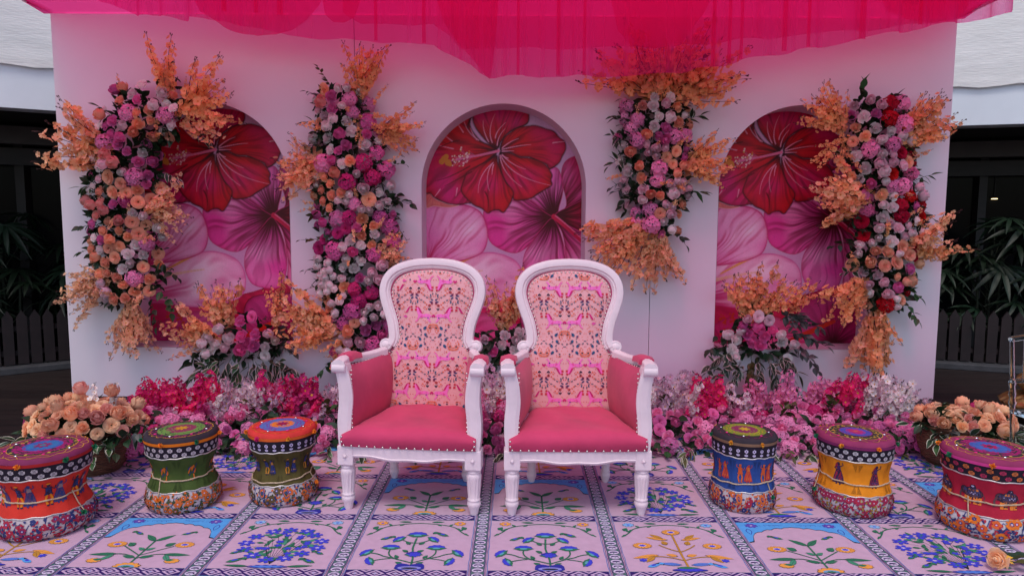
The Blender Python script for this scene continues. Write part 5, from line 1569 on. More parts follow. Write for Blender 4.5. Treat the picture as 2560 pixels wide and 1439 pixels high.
def leaf_mass(root, inv, pts, n, size=1.0, col='dark'):
    """dark foliage that fills the gaps between the flowers: one joined mass"""
    m = MB()
    src = leaf_mb(.075, .022, .2, .2)
    for k in range(n):
        p = random.choice(pts)
        d = Vector((U(-1, 1), U(-1, .1), U(-1, 1))).normalized()
        Mx = Matrix.Translation(Vector(p) + Vector((U(-.05, .05), U(-.01, .05), U(-.05, .05)))) @ d.to_track_quat('X', 'Z').to_matrix().to_4x4() @ Matrix.Rotation(U(-1, 1), 4, 'X') @ Matrix.Scale(size * U(.8, 1.3), 4)
        m.add(src, Mx)
    o = part('foliage', m, LEAF[col], root, Mx=inv)
    o['kind'] = 'stuff'
    return o

def fan(root, inv, u, v, a0, a1, n, l0, l1, cols=('orange',), y=-.12, out=(.0, .38), kind='spray', inset=30, sag=0.0):
    """fan of blossom sprays: base pixel u,v on plane y, angles in degrees, lengths in photo pixels"""
    n = max(4, int(n * .8))
    for k in range(n):
        a = math.radians(a0 + (a1 - a0) * (k + U(.1, .9)) / n)
        l = U(l0, l1 * 1.08) / 305.0
        s = U(-.4, 1) * inset
        p = at(u + s * math.cos(a) + U(-8, 8), v - s * math.sin(a) + U(-8, 8), y + U(-.05, .06))
        d = Vector((math.cos(a), -U(*out), math.sin(a) - sag * abs(math.cos(a))))
        put(root, inv, kind, random.choice(cols), p, d, l / .40, 6)

KR = dict(rose=.050, bud=.039, peony=.055, hydrangea=.070, carnation=.062)
def core(root, inv, path, palette, n, seed, y0=-.05, bulge=.17, tries=60, sc=1.0, nseed=None):
    """pack flowers over a band given as (u, v, halfwidth) photo pixels on the wall"""
    random.seed(seed)
    P = [(at(u, v, -.12), w / 305.0) for u, v, w in path]
    segs = []
    for (a, wa), (b, wb) in zip(P, P[1:]):
        segs.append((a, b, wa, wb, (b - a).length * (wa + wb)))
    tot = sum(s[4] for s in segs)
    def sample():
        r = U(0, tot)
        for a, b, wa, wb, l in segs:
            if r <= l: break
            r -= l
        t = U(0, 1); c = a.lerp(b, t); w = wa + (wb - wa) * t
        ax = (b - a).normalized(); nx = Vector((-ax.z, 0, ax.x))
        s = U(-1, 1)
        return c + nx * (w * s), s, nx
    ns = nseed or max(6, n // 5)
    seeds = [(sample()[0], random.choices([q[:2] for q in palette], [q[2] for q in palette])[0]) for _ in range(ns)]
    placed, pts = [], []
    for k in range(n * tries):
        if len(placed) >= n: break
        p, s, nx = sample()
        kind, col = min(seeds, key=lambda q: (q[0] - p).length_squared)[1] if U(0, 1) < .8 else random.choices([q[:2] for q in palette], [q[2] for q in palette])[0]
        r = KR[kind] * sc * U(.82, 1.12)
        if any((p.x - q.x) ** 2 + (p.z - q.z) ** 2 < (.76 * (r + rr)) ** 2 for q, rr in placed):
            continue
        placed.append((p, r))
        y = y0 - bulge * math.sqrt(max(0.02, 1 - s * s)) + U(-.02, .02)
        q = Vector((p.x, y, p.z))
        d = Vector((nx.x * s * .9 + U(-.3, .3), -1, nx.z * s * .9 + U(-.2, .35)))
        put(root, inv, kind, col, q, d, r / .88)
    for k in range(260):
        p, s, nx = sample()
        pts.append((p.x, y0 - bulge * .72 * math.sqrt(max(0.02, 1 - s * s)), p.z))
    leaf_mass(root, inv, pts, int(n * 5.5))
    for k in range(n // 12):                                   # single sprays threaded through the blooms
        p, s, nx = sample()
        put(root, inv, 'spray', random.choice(('orange', 'amber')), Vector((p.x, y0 - bulge * .8 * math.sqrt(max(.02, 1 - s * s)), p.z)), Vector((nx.x * s + U(-.6, .6), -U(.3, .7), nx.z * s + U(-.6, .8))), U(.32, .5), 6)
    return pts
def edge_sprigs(root, inv, items):
    for (u, v, ang, kind, col, L, n, y) in items:
        a = math.radians(ang)
        sprig(root, inv, kind, col, at(u, v, y), (math.cos(a), -U(.1, .35), math.sin(a)), L, n, U(.9, 1.1), U(0, .25))

# ================================================================== wall arrangements
def arrangement(name, label, base, group='wall flower arrangements'):
    t = thing(name, label, 'flower arrangement', base, 0, group)
    return t, world_child(t)
PAL = [('rose', 'orchid', 8), ('rose', 'pink', 6), ('rose', 'white', 10), ('rose', 'blush', 6), ('bud', 'white', 4), ('peony', 'peach', 13), ('rose', 'peach', 13), ('hydrangea', 'candy', 8), ('hydrangea', 'pink', 4), ('carnation', 'candy', 6), ('rose', 'salmon', 3)]

random.seed(101)
g, gi = arrangement('wall_garland', 'crescent of pink, peach and white flowers along the left niche', tuple(at(310, 850, -.02)))
core(g, gi, [(455, 300, 62), (390, 268, 66), (330, 300, 72), (305, 380, 76), (315, 480, 90), (310, 580, 86), (312, 670, 84), (325, 745, 62)], PAL, 225, 1)
fan(g, gi, 420, 260, 62, 112, 9, 90, 135, ('orange',), -.12)
fan(g, gi, 450, 280, -12, 62, 20, 90, 145, ('orange',), -.14)
fan(g, gi, 455, 300, -42, -8, 5, 90, 120, ('orange', 'amber'), -.16)
fan(g, gi, 300, 400, 122, 190, 26, 100, 178, ('orange', 'amber'), -.12)
fan(g, gi, 370, 520, -45, 45, 20, 70, 115, ('amber', 'apricot'), -.17)
fan(g, gi, 275, 690, 170, 245, 18, 70, 125, ('amber', 'apricot'), -.12)
fan(g, gi, 325, 750, 238, 305, 26, 75, 118, ('amber', 'apricot'), -.13, kind='longspray')
edge_sprigs(g, gi, [(290, 300, 140, 'rose', 'green', .18, 6, -.12), (240, 470, 175, 'ficus', 'green', .12, 6, -.1), (235, 560, 190, 'rose', 'dark', .1, 5, -.1), (410, 430, -20, 'wander', 'dark', .14, 6, -.15), (395, 650, -30, 'rose', 'dark', .20, 8, -.12), (400, 720, -60, 'rose', 'green', .22, 8, -.1), (420, 200, 70, 'small', 'dark', .14, 6, -.1), (380, 760, -70, 'rose', 'dark', .16, 7, -.1), (480, 330, -20, 'wander', 'dark', .14, 6, -.14), (230, 620, 200, 'small', 'green', .1, 5, -.1)])

random.seed(102)
g, gi = arrangement('wall_garland', 'tall column of pink and peach flowers between the left and centre niches', tuple(at(890, 930, -.02)))
core(g, gi, [(850, 225, 50), (862, 300, 74), (880, 400, 90), (885, 500, 92), (890, 600, 96), (890, 700, 92), (905, 800, 76), (900, 880, 50), (860, 930, 34)], PAL + [('peony', 'cerise', 6), ('carnation', 'cerise', 6), ('hydrangea', 'pink', 5)], 270, 2)
fan(g, gi, 900, 250, 55, 112, 18, 80, 118, ('orange',), -.13)
fan(g, gi, 905, 290, -150, 60, 10, 30, 60, ('orange',), -.2)
fan(g, gi, 945, 320, -48, 25, 16, 70, 105, ('orange',), -.15)
fan(g, gi, 815, 430, 128, 215, 26, 70, 122, ('orange', 'amber'), -.13)
fan(g, gi, 940, 640, -50, 60, 12, 50, 90, ('orange', 'amber'), -.18)
fan(g, gi, 850, 830, 128, 205, 30, 90, 150, ('orange', 'amber'), -.15)
fan(g, gi, 870, 840, 205, 300, 10, 40, 75, ('orange',), -.18)
edge_sprigs(g, gi, [(835, 230, 118, 'small', 'olive', .24, 8, -.1), (815, 250, 150, 'small', 'grey', .18, 7, -.1), (800, 300, 185, 'wander', 'dark', .1, 5, -.12), (985, 410, 10, 'small', 'green', .10, 5, -.12), (990, 500, -15, 'rose', 'dark', .12, 5, -.1), (985, 560, -40, 'small', 'olive', .12, 6, -.1), (820, 540, 170, 'rose', 'olive', .12, 6, -.12), (815, 600, 170, 'small', 'olive', .20, 6, -.1), (815, 680, 160, 'small', 'dark', .18, 7, -.1), (815, 710, 190, 'small', 'green', .18, 7, -.1), (830, 900, 220, 'rose', 'green', .12, 5, -.1), (800, 360, 190, 'rose', 'dark', .10, 5, -.12)])

random.seed(103)
g, gi = arrangement('wall_garland', 'cascade of white, orchid and peach flowers right of the centre niche', tuple(at(1640, 690, -.02)))
core(g, gi, [(1640, 250, 70), (1640, 330, 86), (1640, 400, 86), (1640, 470, 80), (1640, 540, 62), (1620, 575, 40)], [q for q in PAL if q[1] not in ('pink',)] + [('rose', 'white', 8), ('bud', 'blush', 6), ('carnation', 'candy', 5)], 145, 3)
fan(g, gi, 1655, 250, 4, 168, 64, 95, 178, ('orange',), -.14, inset=45)
fan(g, gi, 1650, 250, 60, 120, 16, 70, 130, ('orange',), -.2, inset=30)
fan(g, gi, 1705, 410, -28, 55, 26, 65, 112, ('orange',), -.14)
fan(g, gi, 1620, 560, 172, 245, 30, 90, 155, ('amber', 'orange'), -.14, sag=.15)
fan(g, gi, 1640, 570, 240, 300, 22, 85, 130, ('amber',), -.12, kind='longspray')
edge_sprigs(g, gi, [(1560, 300, 160, 'wander', 'dark', .12, 6, -.1), (1560, 345, 170, 'wander', 'dark', .12, 6, -.1), (1555, 395, 200, 'wander', 'dark', .12, 6, -.1), (1715, 300, 20, 'wander', 'dark', .12, 6, -.12), (1700, 480, 10, 'long', 'green', .18, 7, -.12), (1570, 470, 190, 'grey', 'grey', .12, 7, -.1), (1690, 580, -50, 'rose', 'dark', .12, 5, -.1), (1740, 170, 60, 'rose', 'dark', .10, 4, -.12), (1560, 450, 210, 'grey', 'grey', .12, 6, -.1)])

random.seed(104)
g, gi = arrangement('wall_garland', 'crescent of orange, white and crimson flowers along the right niche', tuple(at(2200, 900, -.02)))
core(g, gi, [(2190, 255, 66), (2190, 320, 84), (2190, 400, 88), (2215, 480, 84), (2225, 560, 84), (2215, 640, 80), (2205, 700, 70), (2215, 770, 44)], [('rose', 'white', 12), ('rose', 'blush', 8), ('bud', 'white', 4), ('carnation', 'red', 7), ('peony', 'red', 4), ('rose', 'orchid', 6), ('peony', 'peach', 10), ('hydrangea', 'candy', 7), ('carnation', 'rose', 5), ('rose', 'apricot', 6)], 210, 4)
fan(g, gi, 2110, 330, 95, 175, 26, 70, 120, ('orange',), -.16)
fan(g, gi, 2110, 350, 175, 300, 10, 40, 75, ('orange',), -.18)
fan(g, gi, 2245, 360, 2, 78, 30, 80, 132, ('orange',), -.13)
fan(g, gi, 2170, 500, 130, 215, 24, 80, 140, ('amber', 'orange'), -.17)
fan(g, gi, 2250, 630, -15, 48, 24, 80, 128, ('amber', 'orange'), -.14)
fan(g, gi, 2160, 700, 190, 262, 26, 70, 125, ('orange',), -.15)
fan(g, gi, 2190, 760, 240, 296, 22, 95, 165, ('amber', 'orange'), -.13, kind='longspray')
edge_sprigs(g, gi, [(2150, 250, 80, 'rose', 'green', .14, 6, -.12), (2220, 270, 60, 'rose', 'dark', .12, 6, -.12), (2110, 380, 200, 'wander', 'dark', .12, 6, -.12), (2290, 450, 30, 'long', 'green', .12, 5, -.1), (2300, 530, -20, 'small', 'green', .12, 6, -.1), (2140, 600, 190, 'rose', 'dark', .2, 8, -.1), (2150, 680, 170, 'ficus', 'dark', .16, 7, -.12), (2265, 720, -30, 'rose', 'green', .12, 6, -.12), (2265, 760, -50, 'rose', 'green', .14, 7, -.1), (2150, 550, 180, 'rose', 'dark', .16, 7, -.1)])

# ================================================================== niche arrangements
def niche_arr(label, base, whites, pinks, oranges, drapes, extra, seed):
    random.seed(seed)
    g, gi = arrangement('niche_bouquet', label, tuple(base), 'bouquets on the niche sills')
    pts = []
    for (u, v, col, r, kind) in whites + pinks:
        p = at(u, v, U(-.16, -.09))
        put(g, gi, kind, col, p, (U(-.4, .4), -1, U(-.1, .6)), r)
        pts.append((p.x, p.y + .06, p.z))
    for o in oranges:
        fan(g, gi, *o)
    for (u, v, ang, kind, col, L, n, y) in drapes:
        a = math.radians(ang)
        for rep in range(2):
            sprig(g, gi, kind, col, at(u + rep * U(-12, 12), v - rep * U(0, 10), y - rep * .02), (math.cos(a + rep * U(-.2, .2)), -U(.1, .4), math.sin(a)), L * (1 - .25 * rep), n, U(1.0, 1.25), U(.2, .6))
    for (u, v) in extra:
        p = at(u, v, -.06); pts.append(tuple(p))
    leaf_mass(g, gi, pts, 230, .9)
R = .058
niche_arr('bouquet with variegated leaves spilling over the left niche sill', at(610, 880, .05),
          [(555, 818, 'white', .055, 'bud'), (522, 845, 'white', .055, 'bud'), (545, 858, 'white', R, 'rose'), (512, 862, 'white', .05, 'bud'), (576, 852, 'white', .062, 'rose'), (530, 876, 'white', .055, 'rose'), (566, 872, 'blush', .05, 'rose'), (523, 886, 'white', .05, 'bud'), (676, 830, 'blush', .05, 'bud'), (662, 866, 'white', .05, 'rose'), (664, 888, 'white', .055, 'peony'), (690, 850, 'cream', .045, 'bud')],
          [(605, 802, 'pink', .062, 'rose'), (632, 792, 'pink', .06, 'peony'), (608, 840, 'pink', .066, 'rose'), (642, 836, 'pink', .062, 'rose'), (615, 860, 'pink', .07, 'rose'), (634, 864, 'pink', .06, 'rose'), (602, 880, 'pink', .062, 'rose')],
          [(560, 830, 60, 125, 20, 80, 135, ('orange', 'amber'), -.02, (.05, .4)), (545, 850, 125, 195, 20, 70, 125, ('orange', 'amber'), -.08, (.1, .5)), (690, 810, 55, 105, 10, 70, 110, ('orange', 'amber'), -.02, (.05, .3))],
          [(540, 900, 200, 'ficus', 'green', .26, 10, -.12), (560, 905, 215, 'ficus', 'green', .30, 11, -.14), (580, 905, 240, 'ficus', 'dark', .30, 11, -.14), (600, 905, 262, 'ficus', 'green', .26, 9, -.14), (620, 905, 280, 'ficus', 'dark', .24, 9, -.12), (640, 905, 300, 'wander', 'dark', .22, 10, -.12), (655, 905, 315, 'wander', 'dark', .24, 10, -.12), (670, 900, 330, 'wander', 'dark', .26, 10, -.12), (690, 900, 340, 'ficus', 'dark', .18, 8, -.1), (520, 885, 185, 'rose', 'dark', .16, 6, -.1), (690, 830, 20, 'grey', 'grey', .12, 7, -.02), (700, 860, 350, 'grey', 'grey', .12, 7, -.04)],
          [(560, 880), (600, 890), (640, 890), (680, 880), (690, 850), (650, 850), (580, 830), (540, 890)], 201)
niche_arr('small bouquet on the centre niche sill, seen between the chair backs', at(1262, 880, .05),
          [(1262, 838, 'white', .055, 'rose'), (1300, 832, 'white', .06, 'rose'), (1295, 852, 'white', .058, 'rose'), (1256, 862, 'white', .052, 'rose'), (1284, 876, 'white', .05, 'rose'), (1320, 850, 'white', .055, 'rose'), (1210, 850, 'blush', .05, 'rose')],
          [(1235, 880, 'pink', .055, 'rose')],
          [(1262, 820, 50, 130, 26, 70, 135, ('orange', 'amber'), -.04, (.05, .4))],
          [(1240, 850, 190, 'rose', 'dark', .14, 7, -.1), (1250, 880, 230, 'grey', 'dark', .18, 8, -.12), (1270, 890, 260, 'grey', 'dark', .2, 8, -.12), (1285, 890, 290, 'grey', 'dark', .18, 8, -.12), (1300, 880, 320, 'ficus', 'dark', .18, 8, -.1), (1225, 860, 200, 'rose', 'green', .14, 6, -.1)],
          [(1250, 860), (1270, 880), (1290, 870), (1240, 900), (1265, 905)], 202)
niche_arr('bouquet of pink and white roses spilling over the right niche sill', at(1890, 890, .05),
          [(1812, 838, 'white', .055, 'bud'), (1838, 846, 'white', .066, 'rose'), (1830, 872, 'white', .06, 'rose'), (1836, 892, 'white', .055, 'rose'), (1955, 852, 'white', .06, 'rose'), (1978, 858, 'white', .05, 'bud'), (1948, 836, 'white', .05, 'bud'), (1968, 896, 'white', .05, 'peony'), (1895, 790, 'blush', .06, 'peony'), (1922, 800, 'blush', .055, 'peony'), (1866, 800, 'blush', .045, 'bud'), (1845, 830, 'white', .05, 'bud')],
          [(1852, 814, 'pink', .062, 'rose'), (1886, 820, 'pink', .068, 'rose'), (1928, 828, 'pink', .064, 'rose'), (1868, 836, 'pink', .06, 'rose'), (1875, 852, 'pink', .066, 'rose'), (1910, 840, 'pink', .06, 'rose'), (1900, 864, 'pink', .064, 'rose')],
          [(1890, 800, 35, 150, 44, 70, 125, ('orange',), -.04, (.05, .4)), (1960, 790, 30, 75, 8, 60, 100, ('orange',), -.02, (.05, .4))],
          [(1830, 890, 195, 'ficus', 'dark', .26, 10, -.12), (1835, 905, 215, 'ficus', 'dark', .22, 9, -.12), (1850, 905, 240, 'ficus', 'dark', .22, 9, -.14), (1880, 900, 262, 'rose', 'olive', .18, 10, -.14), (1900, 900, 275, 'wander', 'dark', .20, 10, -.14), (1920, 900, 290, 'wander', 'dark', .24, 11, -.14), (1940, 900, 305, 'wander', 'dark', .26, 10, -.12), (1955, 890, 330, 'wander', 'dark', .16, 8, -.1), (1965, 820, 25, 'grey', 'grey', .3, 12, -.06), (1970, 840, 5, 'grey', 'grey', .32, 12, -.06), (1975, 860, -20, 'grey', 'grey', .24, 10, -.06), (1950, 800, 45, 'grey', 'grey', .22, 10, -.02), (1800, 870, 170, 'rose', 'dark', .1, 5, -.08)],
          [(1820, 860), (1850, 880), (1890, 885), (1930, 880), (1950, 870), (1960, 880), (1870, 870), (1910, 870)], 203)
# ================================================================== flower banks on the floor
def mound(y):
    return float(np.interp(y, [-1.66, -1.55, -1.4, -1.2, -1.0, -.7, -.3], [.01, .04, .075, .10, .115, .11, .10]))
def bed(label, x0, x1, sprays, pal, n, seed, front=1.0):
    random.seed(seed)
    g = thing('flower_bank', label, 'flower arrangement', ((x0 + x1) / 2, -1.0, .002), 0, 'flower banks along the foot of the backdrop')
    gi = world_child(g)
    for (u0, u1, v0, v1, kind, cols, cnt) in sprays:
        for k in range(cnt):
            u = u0 + (u1 - u0) * (k + U(.1, .9)) / cnt
            y = U(-1.1, -.7)
            tip = at(u, U(v0, v1), y)
            base = Vector((tip.x + U(-.08, .08), y + U(.02, .16), .02))
            d = tip - base
            put(g, gi, kind, random.choice(cols), base, d, d.length / (.34 if kind in ('delphinium', 'cherry') else .40), 6)
            if k % 2 == 0:
                put(g, gi, kind, random.choice(cols), base + Vector((U(-.06, .06), U(-.2, -.02), .02)), d + Vector((U(-.16, .16), U(-.12, .02), U(-.08, 0))), U(.6, .85), 6)
    kinds, wts = [q[:2] for q in pal], [q[2] for q in pal]
    seeds = [(Vector((U(x0, x1), U(-1.6, -.9), 0)), random.choices(kinds, wts)[0]) for _ in range(int((x1 - x0) * 16))]
    placed = []; pts = []
    for k in range(n * 50):
        if len(placed) >= n: break
        y = -1.6 + .62 * U(0, 1) ** 1.1
        x = U(x0, x1)
        z = mound(y) + U(-.01, .045)
        p = Vector((x, y, z))
        kind, col = min(seeds, key=lambda q: (q[0] - Vector((x, y, 0))).length_squared)[1] if U(0, 1) < .75 else random.choices(kinds, wts)[0]
        r = KR[kind] * U(.8, 1.08) * .8
        if any((p - q).length < 0.78 * (r + rr) for q, rr in placed): continue
        placed.append((p, r))
        put(g, gi, kind, col, p, (U(-.45, .45), -U(.5, 1.1), U(.25, 1)), r / .88)
    for k in range(300):
        y = U(-1.58, -.6); pts.append((U(x0, x1), y, mound(y) * U(.3, 1.1)))
    leaf_mass(g, gi, pts, int((x1 - x0) * 480), 1.0)
    for k in range(int((x1 - x0) * 10)):
        x = U(x0, x1)
        sprig(g, gi, random.choice(('ficus', 'wander', 'rose', 'small')), random.choice(('dark', 'green', 'olive', 'dark')), Vector((x, U(-1.6, -1.5), U(.02, .07))), (U(-.8, .8), -.7, U(-.05, .25)), U(.09, .17), 6, .85, .3)
    for k in range(int((x1 - x0) * 7)):
        x = U(x0, x1); y = U(-1.35, -.75)
        sprig(g, gi, 'rose', random.choice(('dark', 'green', 'olive')), Vector((x, y, mound(y))), (U(-.6, .6), -.3, 1), U(.10, .17), 6, .9, .1)
PB1 = [('rose', 'candy', 20), ('rose', 'orchid', 6), ('hydrangea', 'candy', 6), ('hydrangea', 'orchid', 3), ('carnation', 'cerise', 5), ('peony', 'pink', 5), ('bud', 'candy', 4), ('carnation', 'candy', 5)]
bed('bank of magenta and pink flowers along the wall left of the armchairs', -2.42, -.62,
    [(345, 440, 945, 990, 'delphinium', ('hot',), 12), (440, 520, 938, 985, 'delphinium', ('hot', 'hot', 'cerise'), 9), (490, 540, 925, 960, 'delphinium', ('hot',), 6), (530, 650, 940, 1000, 'cherry', ('paleblush', 'white', 'lilac'), 28), (640, 720, 930, 985, 'delphinium', ('hot', 'candy'), 9), (700, 800, 940, 985, 'delphinium', ('hot', 'cerise'), 14), (790, 880, 950, 1010, 'cherry', ('paleblush', 'lilac'), 12), (310, 350, 985, 1010, 'delphinium', ('hot',), 3), (440, 470, 960, 1000, 'cherry', ('paleblush',), 4)], PB1, 118, 301)
bed('strip of pale and pink flowers showing between the two armchairs', -.34, .34,
    [(1190, 1290, 900, 960, 'cherry', ('paleblush', 'lilac', 'white'), 14), (1200, 1280, 960, 1000, 'delphinium', ('hot', 'candy'), 5)], PB1, 56, 302)
bed('long bank of pink, magenta and pale blossom along the wall right of the armchairs', .62, 2.78,
    [(1630, 1745, 930, 990, 'cherry', ('paleblush', 'lilac', 'white'), 32), (1735, 1805, 940, 985, 'delphinium', ('hot',), 10), (1800, 1880, 960, 1005, 'cherry', ('paleblush', 'candy'), 12), (1870, 1990, 950, 1000, 'cherry', ('candy', 'rose'), 20), (1960, 1990, 930, 960, 'cherry', ('candy',), 3), (2030, 2095, 940, 965, 'delphinium', ('candy',), 5), (2095, 2185, 930, 985, 'delphinium', ('hot', 'hot', 'cerise'), 11), (2160, 2290, 930, 1000, 'cherry', ('paleblush', 'white'), 30), (2290, 2420, 1015, 1040, 'delphinium', ('hot', 'cerise'), 6)], PB1 + [('rose', 'candy', 8)], 150, 303)

# ================================================================== wicker baskets of peach roses
WICK = mat('wicker', (0.13, 0.055, 0.028), 0.7, noise=0.45, nscale=25, bump=0.3, bscale=80, stretch=(1, 1, 6))
def basket(label, x, y, seed, cx, cy, rad, n, top_z):
    random.seed(seed)
    t = thing('wicker_basket', label, 'basket', (x, y, .0012), 0, 'wicker baskets of roses')
    prof = []
    for k in range(67):
        z = .235 * k / 66
        r = np.interp(z, [0, .04, .12, .2, .235], [.115, .145, .170, .172, .168]) + .0032 * math.cos(k * 2 * PI / 4)
        prof.append((float(r), z))
    m = MB(); m.lathe(prof, 64, flute=lambda a, k: 1 + .010 * math.sin(20 * a + (PI if (k // 4) % 2 else 0))); part('basket_body', m, WICK, t, smooth=True)
    m = MB(); m.tube([(.172 * math.cos(2 * PI * k / 40), .172 * math.sin(2 * PI * k / 40), .235 + .002 * math.sin(k * 2.1)) for k in range(40)], .010, 6, closed=True); part('basket_rim', m, WICK, t, smooth=True)
    b, bi = t, world_child(t)
    q = thing('rose_bouquet', ('dome of peach roses in the far left basket' if x < 0 else 'dome of peach roses in the far right basket'), 'flowers', (x, y, .24), 0, 'rose bouquets in the baskets')
    qi = world_child(q)
    placed = []; pts = []
    for k in range(n * 60):
        if len(placed) >= n: break
        a = U(0, 2 * PI); e = U(-.02, 1)
        rr = math.sqrt(max(0, 1 - e * e))
        p = Vector((cx + rad * 1.15 * rr * math.cos(a), cy + rad * .85 * rr * math.sin(a), .265 + (top_z - .265) * e))
        r = U(.034, .047)
        if any((p - w).length < .70 * (r + s) for w, s in placed): continue
        placed.append((p, r))
        nrm = Vector((rr * math.cos(a), rr * math.sin(a) - .25, e + .15))
        put(q, qi, random.choice(('rose', 'peony', 'rose', 'peony', 'bud')), random.choice(('peach', 'apricot', 'apricot', 'peach', 'salmon' if U(0, 1) < .3 else 'apricot')), p, nrm, r / .88)
        pts.append(tuple(p * 1.0 - nrm * .05))
    leaf_mass(q, qi, pts, 260, .95)
    for k in range(16):
        a = PI + PI * k / 15 + U(-.1, .1)
        kd, cl = random.choice((('ficus', 'green'), ('grey', 'grey'), ('rose', 'dark'), ('wander', 'dark')))
        sprig(q, qi, kd, cl, Vector((cx + rad * .8 * math.cos(a), cy + rad * .7 * math.sin(a), .22)), (math.cos(a), math.sin(a), U(-.15, .5)), U(.12, .19), 7, .9, .3)
    return q, qi
c = on_floor(246, 1192); d = Vector((c.x - CAM.x, c.y - CAM.y)).normalized() * .14
fc = at(215, 1045, c.y + d.y)
q, qi = basket('wicker basket of peach roses behind the red stool, at the far left', c.x + d.x, c.y + d.y, 401, fc.x, c.y + d.y, .26, 88, .39)
for (u, v, col, k, s) in ((205, 985, 'salmon', 'bud', .05), (282, 990, 'peach', 'bud', .048)):
    put(q, qi, k, col, at(u, v, c.y + d.y), (U(-.5, .5), -.4, 1), s)
for (u, v) in ((232, 960), (280, 955)):
    tip = at(u, v, c.y + d.y); put(q, qi, 'cherry', 'white', tip - Vector((0, 0, .22)), (U(-.1, .1), 0, 1), .62, 6)
for (u, v) in ((105, 1060), (85, 1050), (120, 1072), (290, 1085), (330, 1120)):
    put(q, qi, 'carnation', 'cerise' if u < 200 else 'orchid', at(u, v, c.y + d.y + .05), (U(-.5, .5), -1, .6), .06)
c = on_floor(2352, 1172); d = Vector((c.x - CAM.x, c.y - CAM.y)).normalized() * .14
fc = at(2415, 1062, c.y + d.y)
q, qi = basket('wicker basket of peach roses behind the crimson stool, at the far right', c.x + d.x + .04, c.y + d.y, 402, fc.x, c.y + d.y, .23, 70, .31)
for (u, v) in ((2430, 1030), (2405, 1028), (2440, 1022)):
    put(q, qi, 'carnation', 'cerise', at(u, v, c.y + d.y + .12), (U(-.3, .3), -1, .5), .05)
put(q, qi, 'peony', 'cream', at(2482, 1038, c.y + d.y), (.2, -.5, .8), .07)

# ------------------------------------------------------------------ a dropped rose at the cloth's front corner
random.seed(77)
p = on_floor(2500, 1425)
t = thing('fallen_rose', 'single peach rose lying on the printed cloth at the front right corner', 'rose', (p.x, p.y, .002), 0)
ti = world_child(t)
put(t, ti, 'rose', 'apricot', Vector((p.x + .0, p.y, .045)), (-.95, -.35, .35), .055)
m = MB(); m.tube([(.03, .01, .04), (.07, .03, .02), (.14, .05, .008)], .0035, 6); part('stem', m, LEAF['olive'], t)
for k, (dx, dy, a) in enumerate(((.055, .02, .5), (.06, .0, -.6), (.09, .04, .1), (.04, .03, 1.5))):
    link('leaf', lmesh('rose', 'olive' if k % 2 else 'dark'), t, Matrix.Translation((dx, dy, .035)) @ Matrix.Rotation(a, 4, 'Z') @ Matrix.Rotation(-.3, 4, 'Y'))
m = MB()
for k in range(5):
    a = 2 * PI * k / 5
    m.face([(.025, .0, .045), (.03 + .018 * math.cos(a), .006 + .02 * math.sin(a), .045 + .012 * math.sin(a)), (.055, .012 * math.cos(a), .04 + .012 * math.sin(a + .5))])
part('sepal', m, YEYE, t)

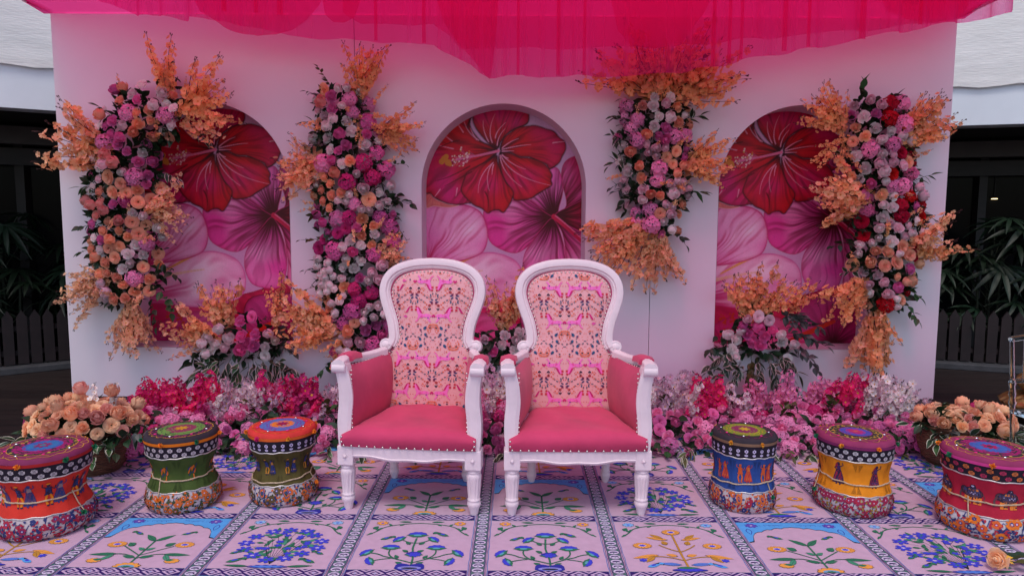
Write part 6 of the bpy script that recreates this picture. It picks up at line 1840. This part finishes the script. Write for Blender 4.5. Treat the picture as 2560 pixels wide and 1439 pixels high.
# ------------------------------------------------------------------ clear acrylic chair cut by the right edge
ACR = bpy.data.materials.new('clear_acrylic'); ACR.use_nodes = True
b = ACR.node_tree.nodes['Principled BSDF']
b.inputs['Base Color'].default_value = (0.93, 0.92, 0.95, 1); b.inputs['Roughness'].default_value = 0.08
b.inputs['Transmission Weight'].default_value = 1.0; b.inputs['IOR'].default_value = 1.2
p = at(2541, 850, -2.16)
gx, gy = p.x, -2.16
t = thing('acrylic_chair', 'clear acrylic chair with turned posts, cut off by the right edge of the photo', 'chair', (gx + .2, gy, .0012), 0)
def turned(m, x0, y0, z0, x1, y1, z1, r=.014):
    n = 40
    pts, rr = [], []
    for k in range(n + 1):
        q = k / n
        pts.append((x0 + (x1 - x0) * q, y0 + (y1 - y0) * q, z0 + (z1 - z0) * q))
        z = q
        bead = sum(math.exp(-((z - c_) / .018) ** 2) for c_ in (.60, .66, .72, .30))
        rr.append(r * (.75 + .55 * bead + .12 * math.sin(q * PI)))
    m.tube(pts, rr, 10)
zt = p.z
for sx in (-.2, .2):
    m = MB(); turned(m, sx + .02, -.03, 0, sx, .03, zt); part('back_post', m, ACR, t, smooth=True)
    m = MB(); turned(m, sx, -.42, 0, sx, -.40, .44); part('front_leg', m, ACR, t, smooth=True)
m = MB(); m.tube([(-.21, .03, zt), (-.1, .035, zt + .015), (.1, .035, zt + .015), (.21, .03, zt)], .016, 10); part('top_rail', m, ACR, t, smooth=True)
m = MB(); m.tube([(-.2, .02, zt - .22), (.2, .02, zt - .22)], .011, 8); part('cross_rail', m, ACR, t, smooth=True)
for k in range(5):
    x = -.13 + .065 * k
    m = MB(); m.tube([(x, .02, zt - .22), (x, .03, zt + .01)], .007, 8); part('spindle', m, ACR, t, smooth=True)
m = MB(); m.box(-.2, .2, -.42, .01, .44, .465); o = part('seat', m, ACR, t); bevel(o, .01, 3)

# ------------------------------------------------------------------ gilt ornament standing on the deck
GILT = mat('gilt', (0.42, 0.27, 0.09), 0.35, metal=0.75, noise=0.4, nscale=12, bump=0.2, bscale=25)
p = on_floor(2575, 1075, DECK_Z)
t = thing('gilt_ornament', 'gilded scalloped pedestal on the dark deck at the right edge', 'ornament', (p.x + .26, p.y + .1, DECK_Z), 0)
rib = lambda n, d: (lambda a, k: 1 + d * abs(math.sin(n * a / 2)) + .01 * math.sin(3 * n * a))
m = MB(); m.lathe([(.16, 0), (.18, .03), (.17, .06), (.22, .09), (.32, .14), (.335, .17), (.30, .20), (.20, .235), (.15, .25)], 120, flute=rib(22, .06)); part('lower_scallop', m, GILT, t, smooth=True)
m = MB(); m.lathe([(.14, .24), (.20, .26), (.235, .30), (.23, .345), (.17, .39), (.11, .42), (.09, .5), (.10, .56)], 120, flute=rib(18, .08)); part('upper_scallop', m, GILT, t, smooth=True)
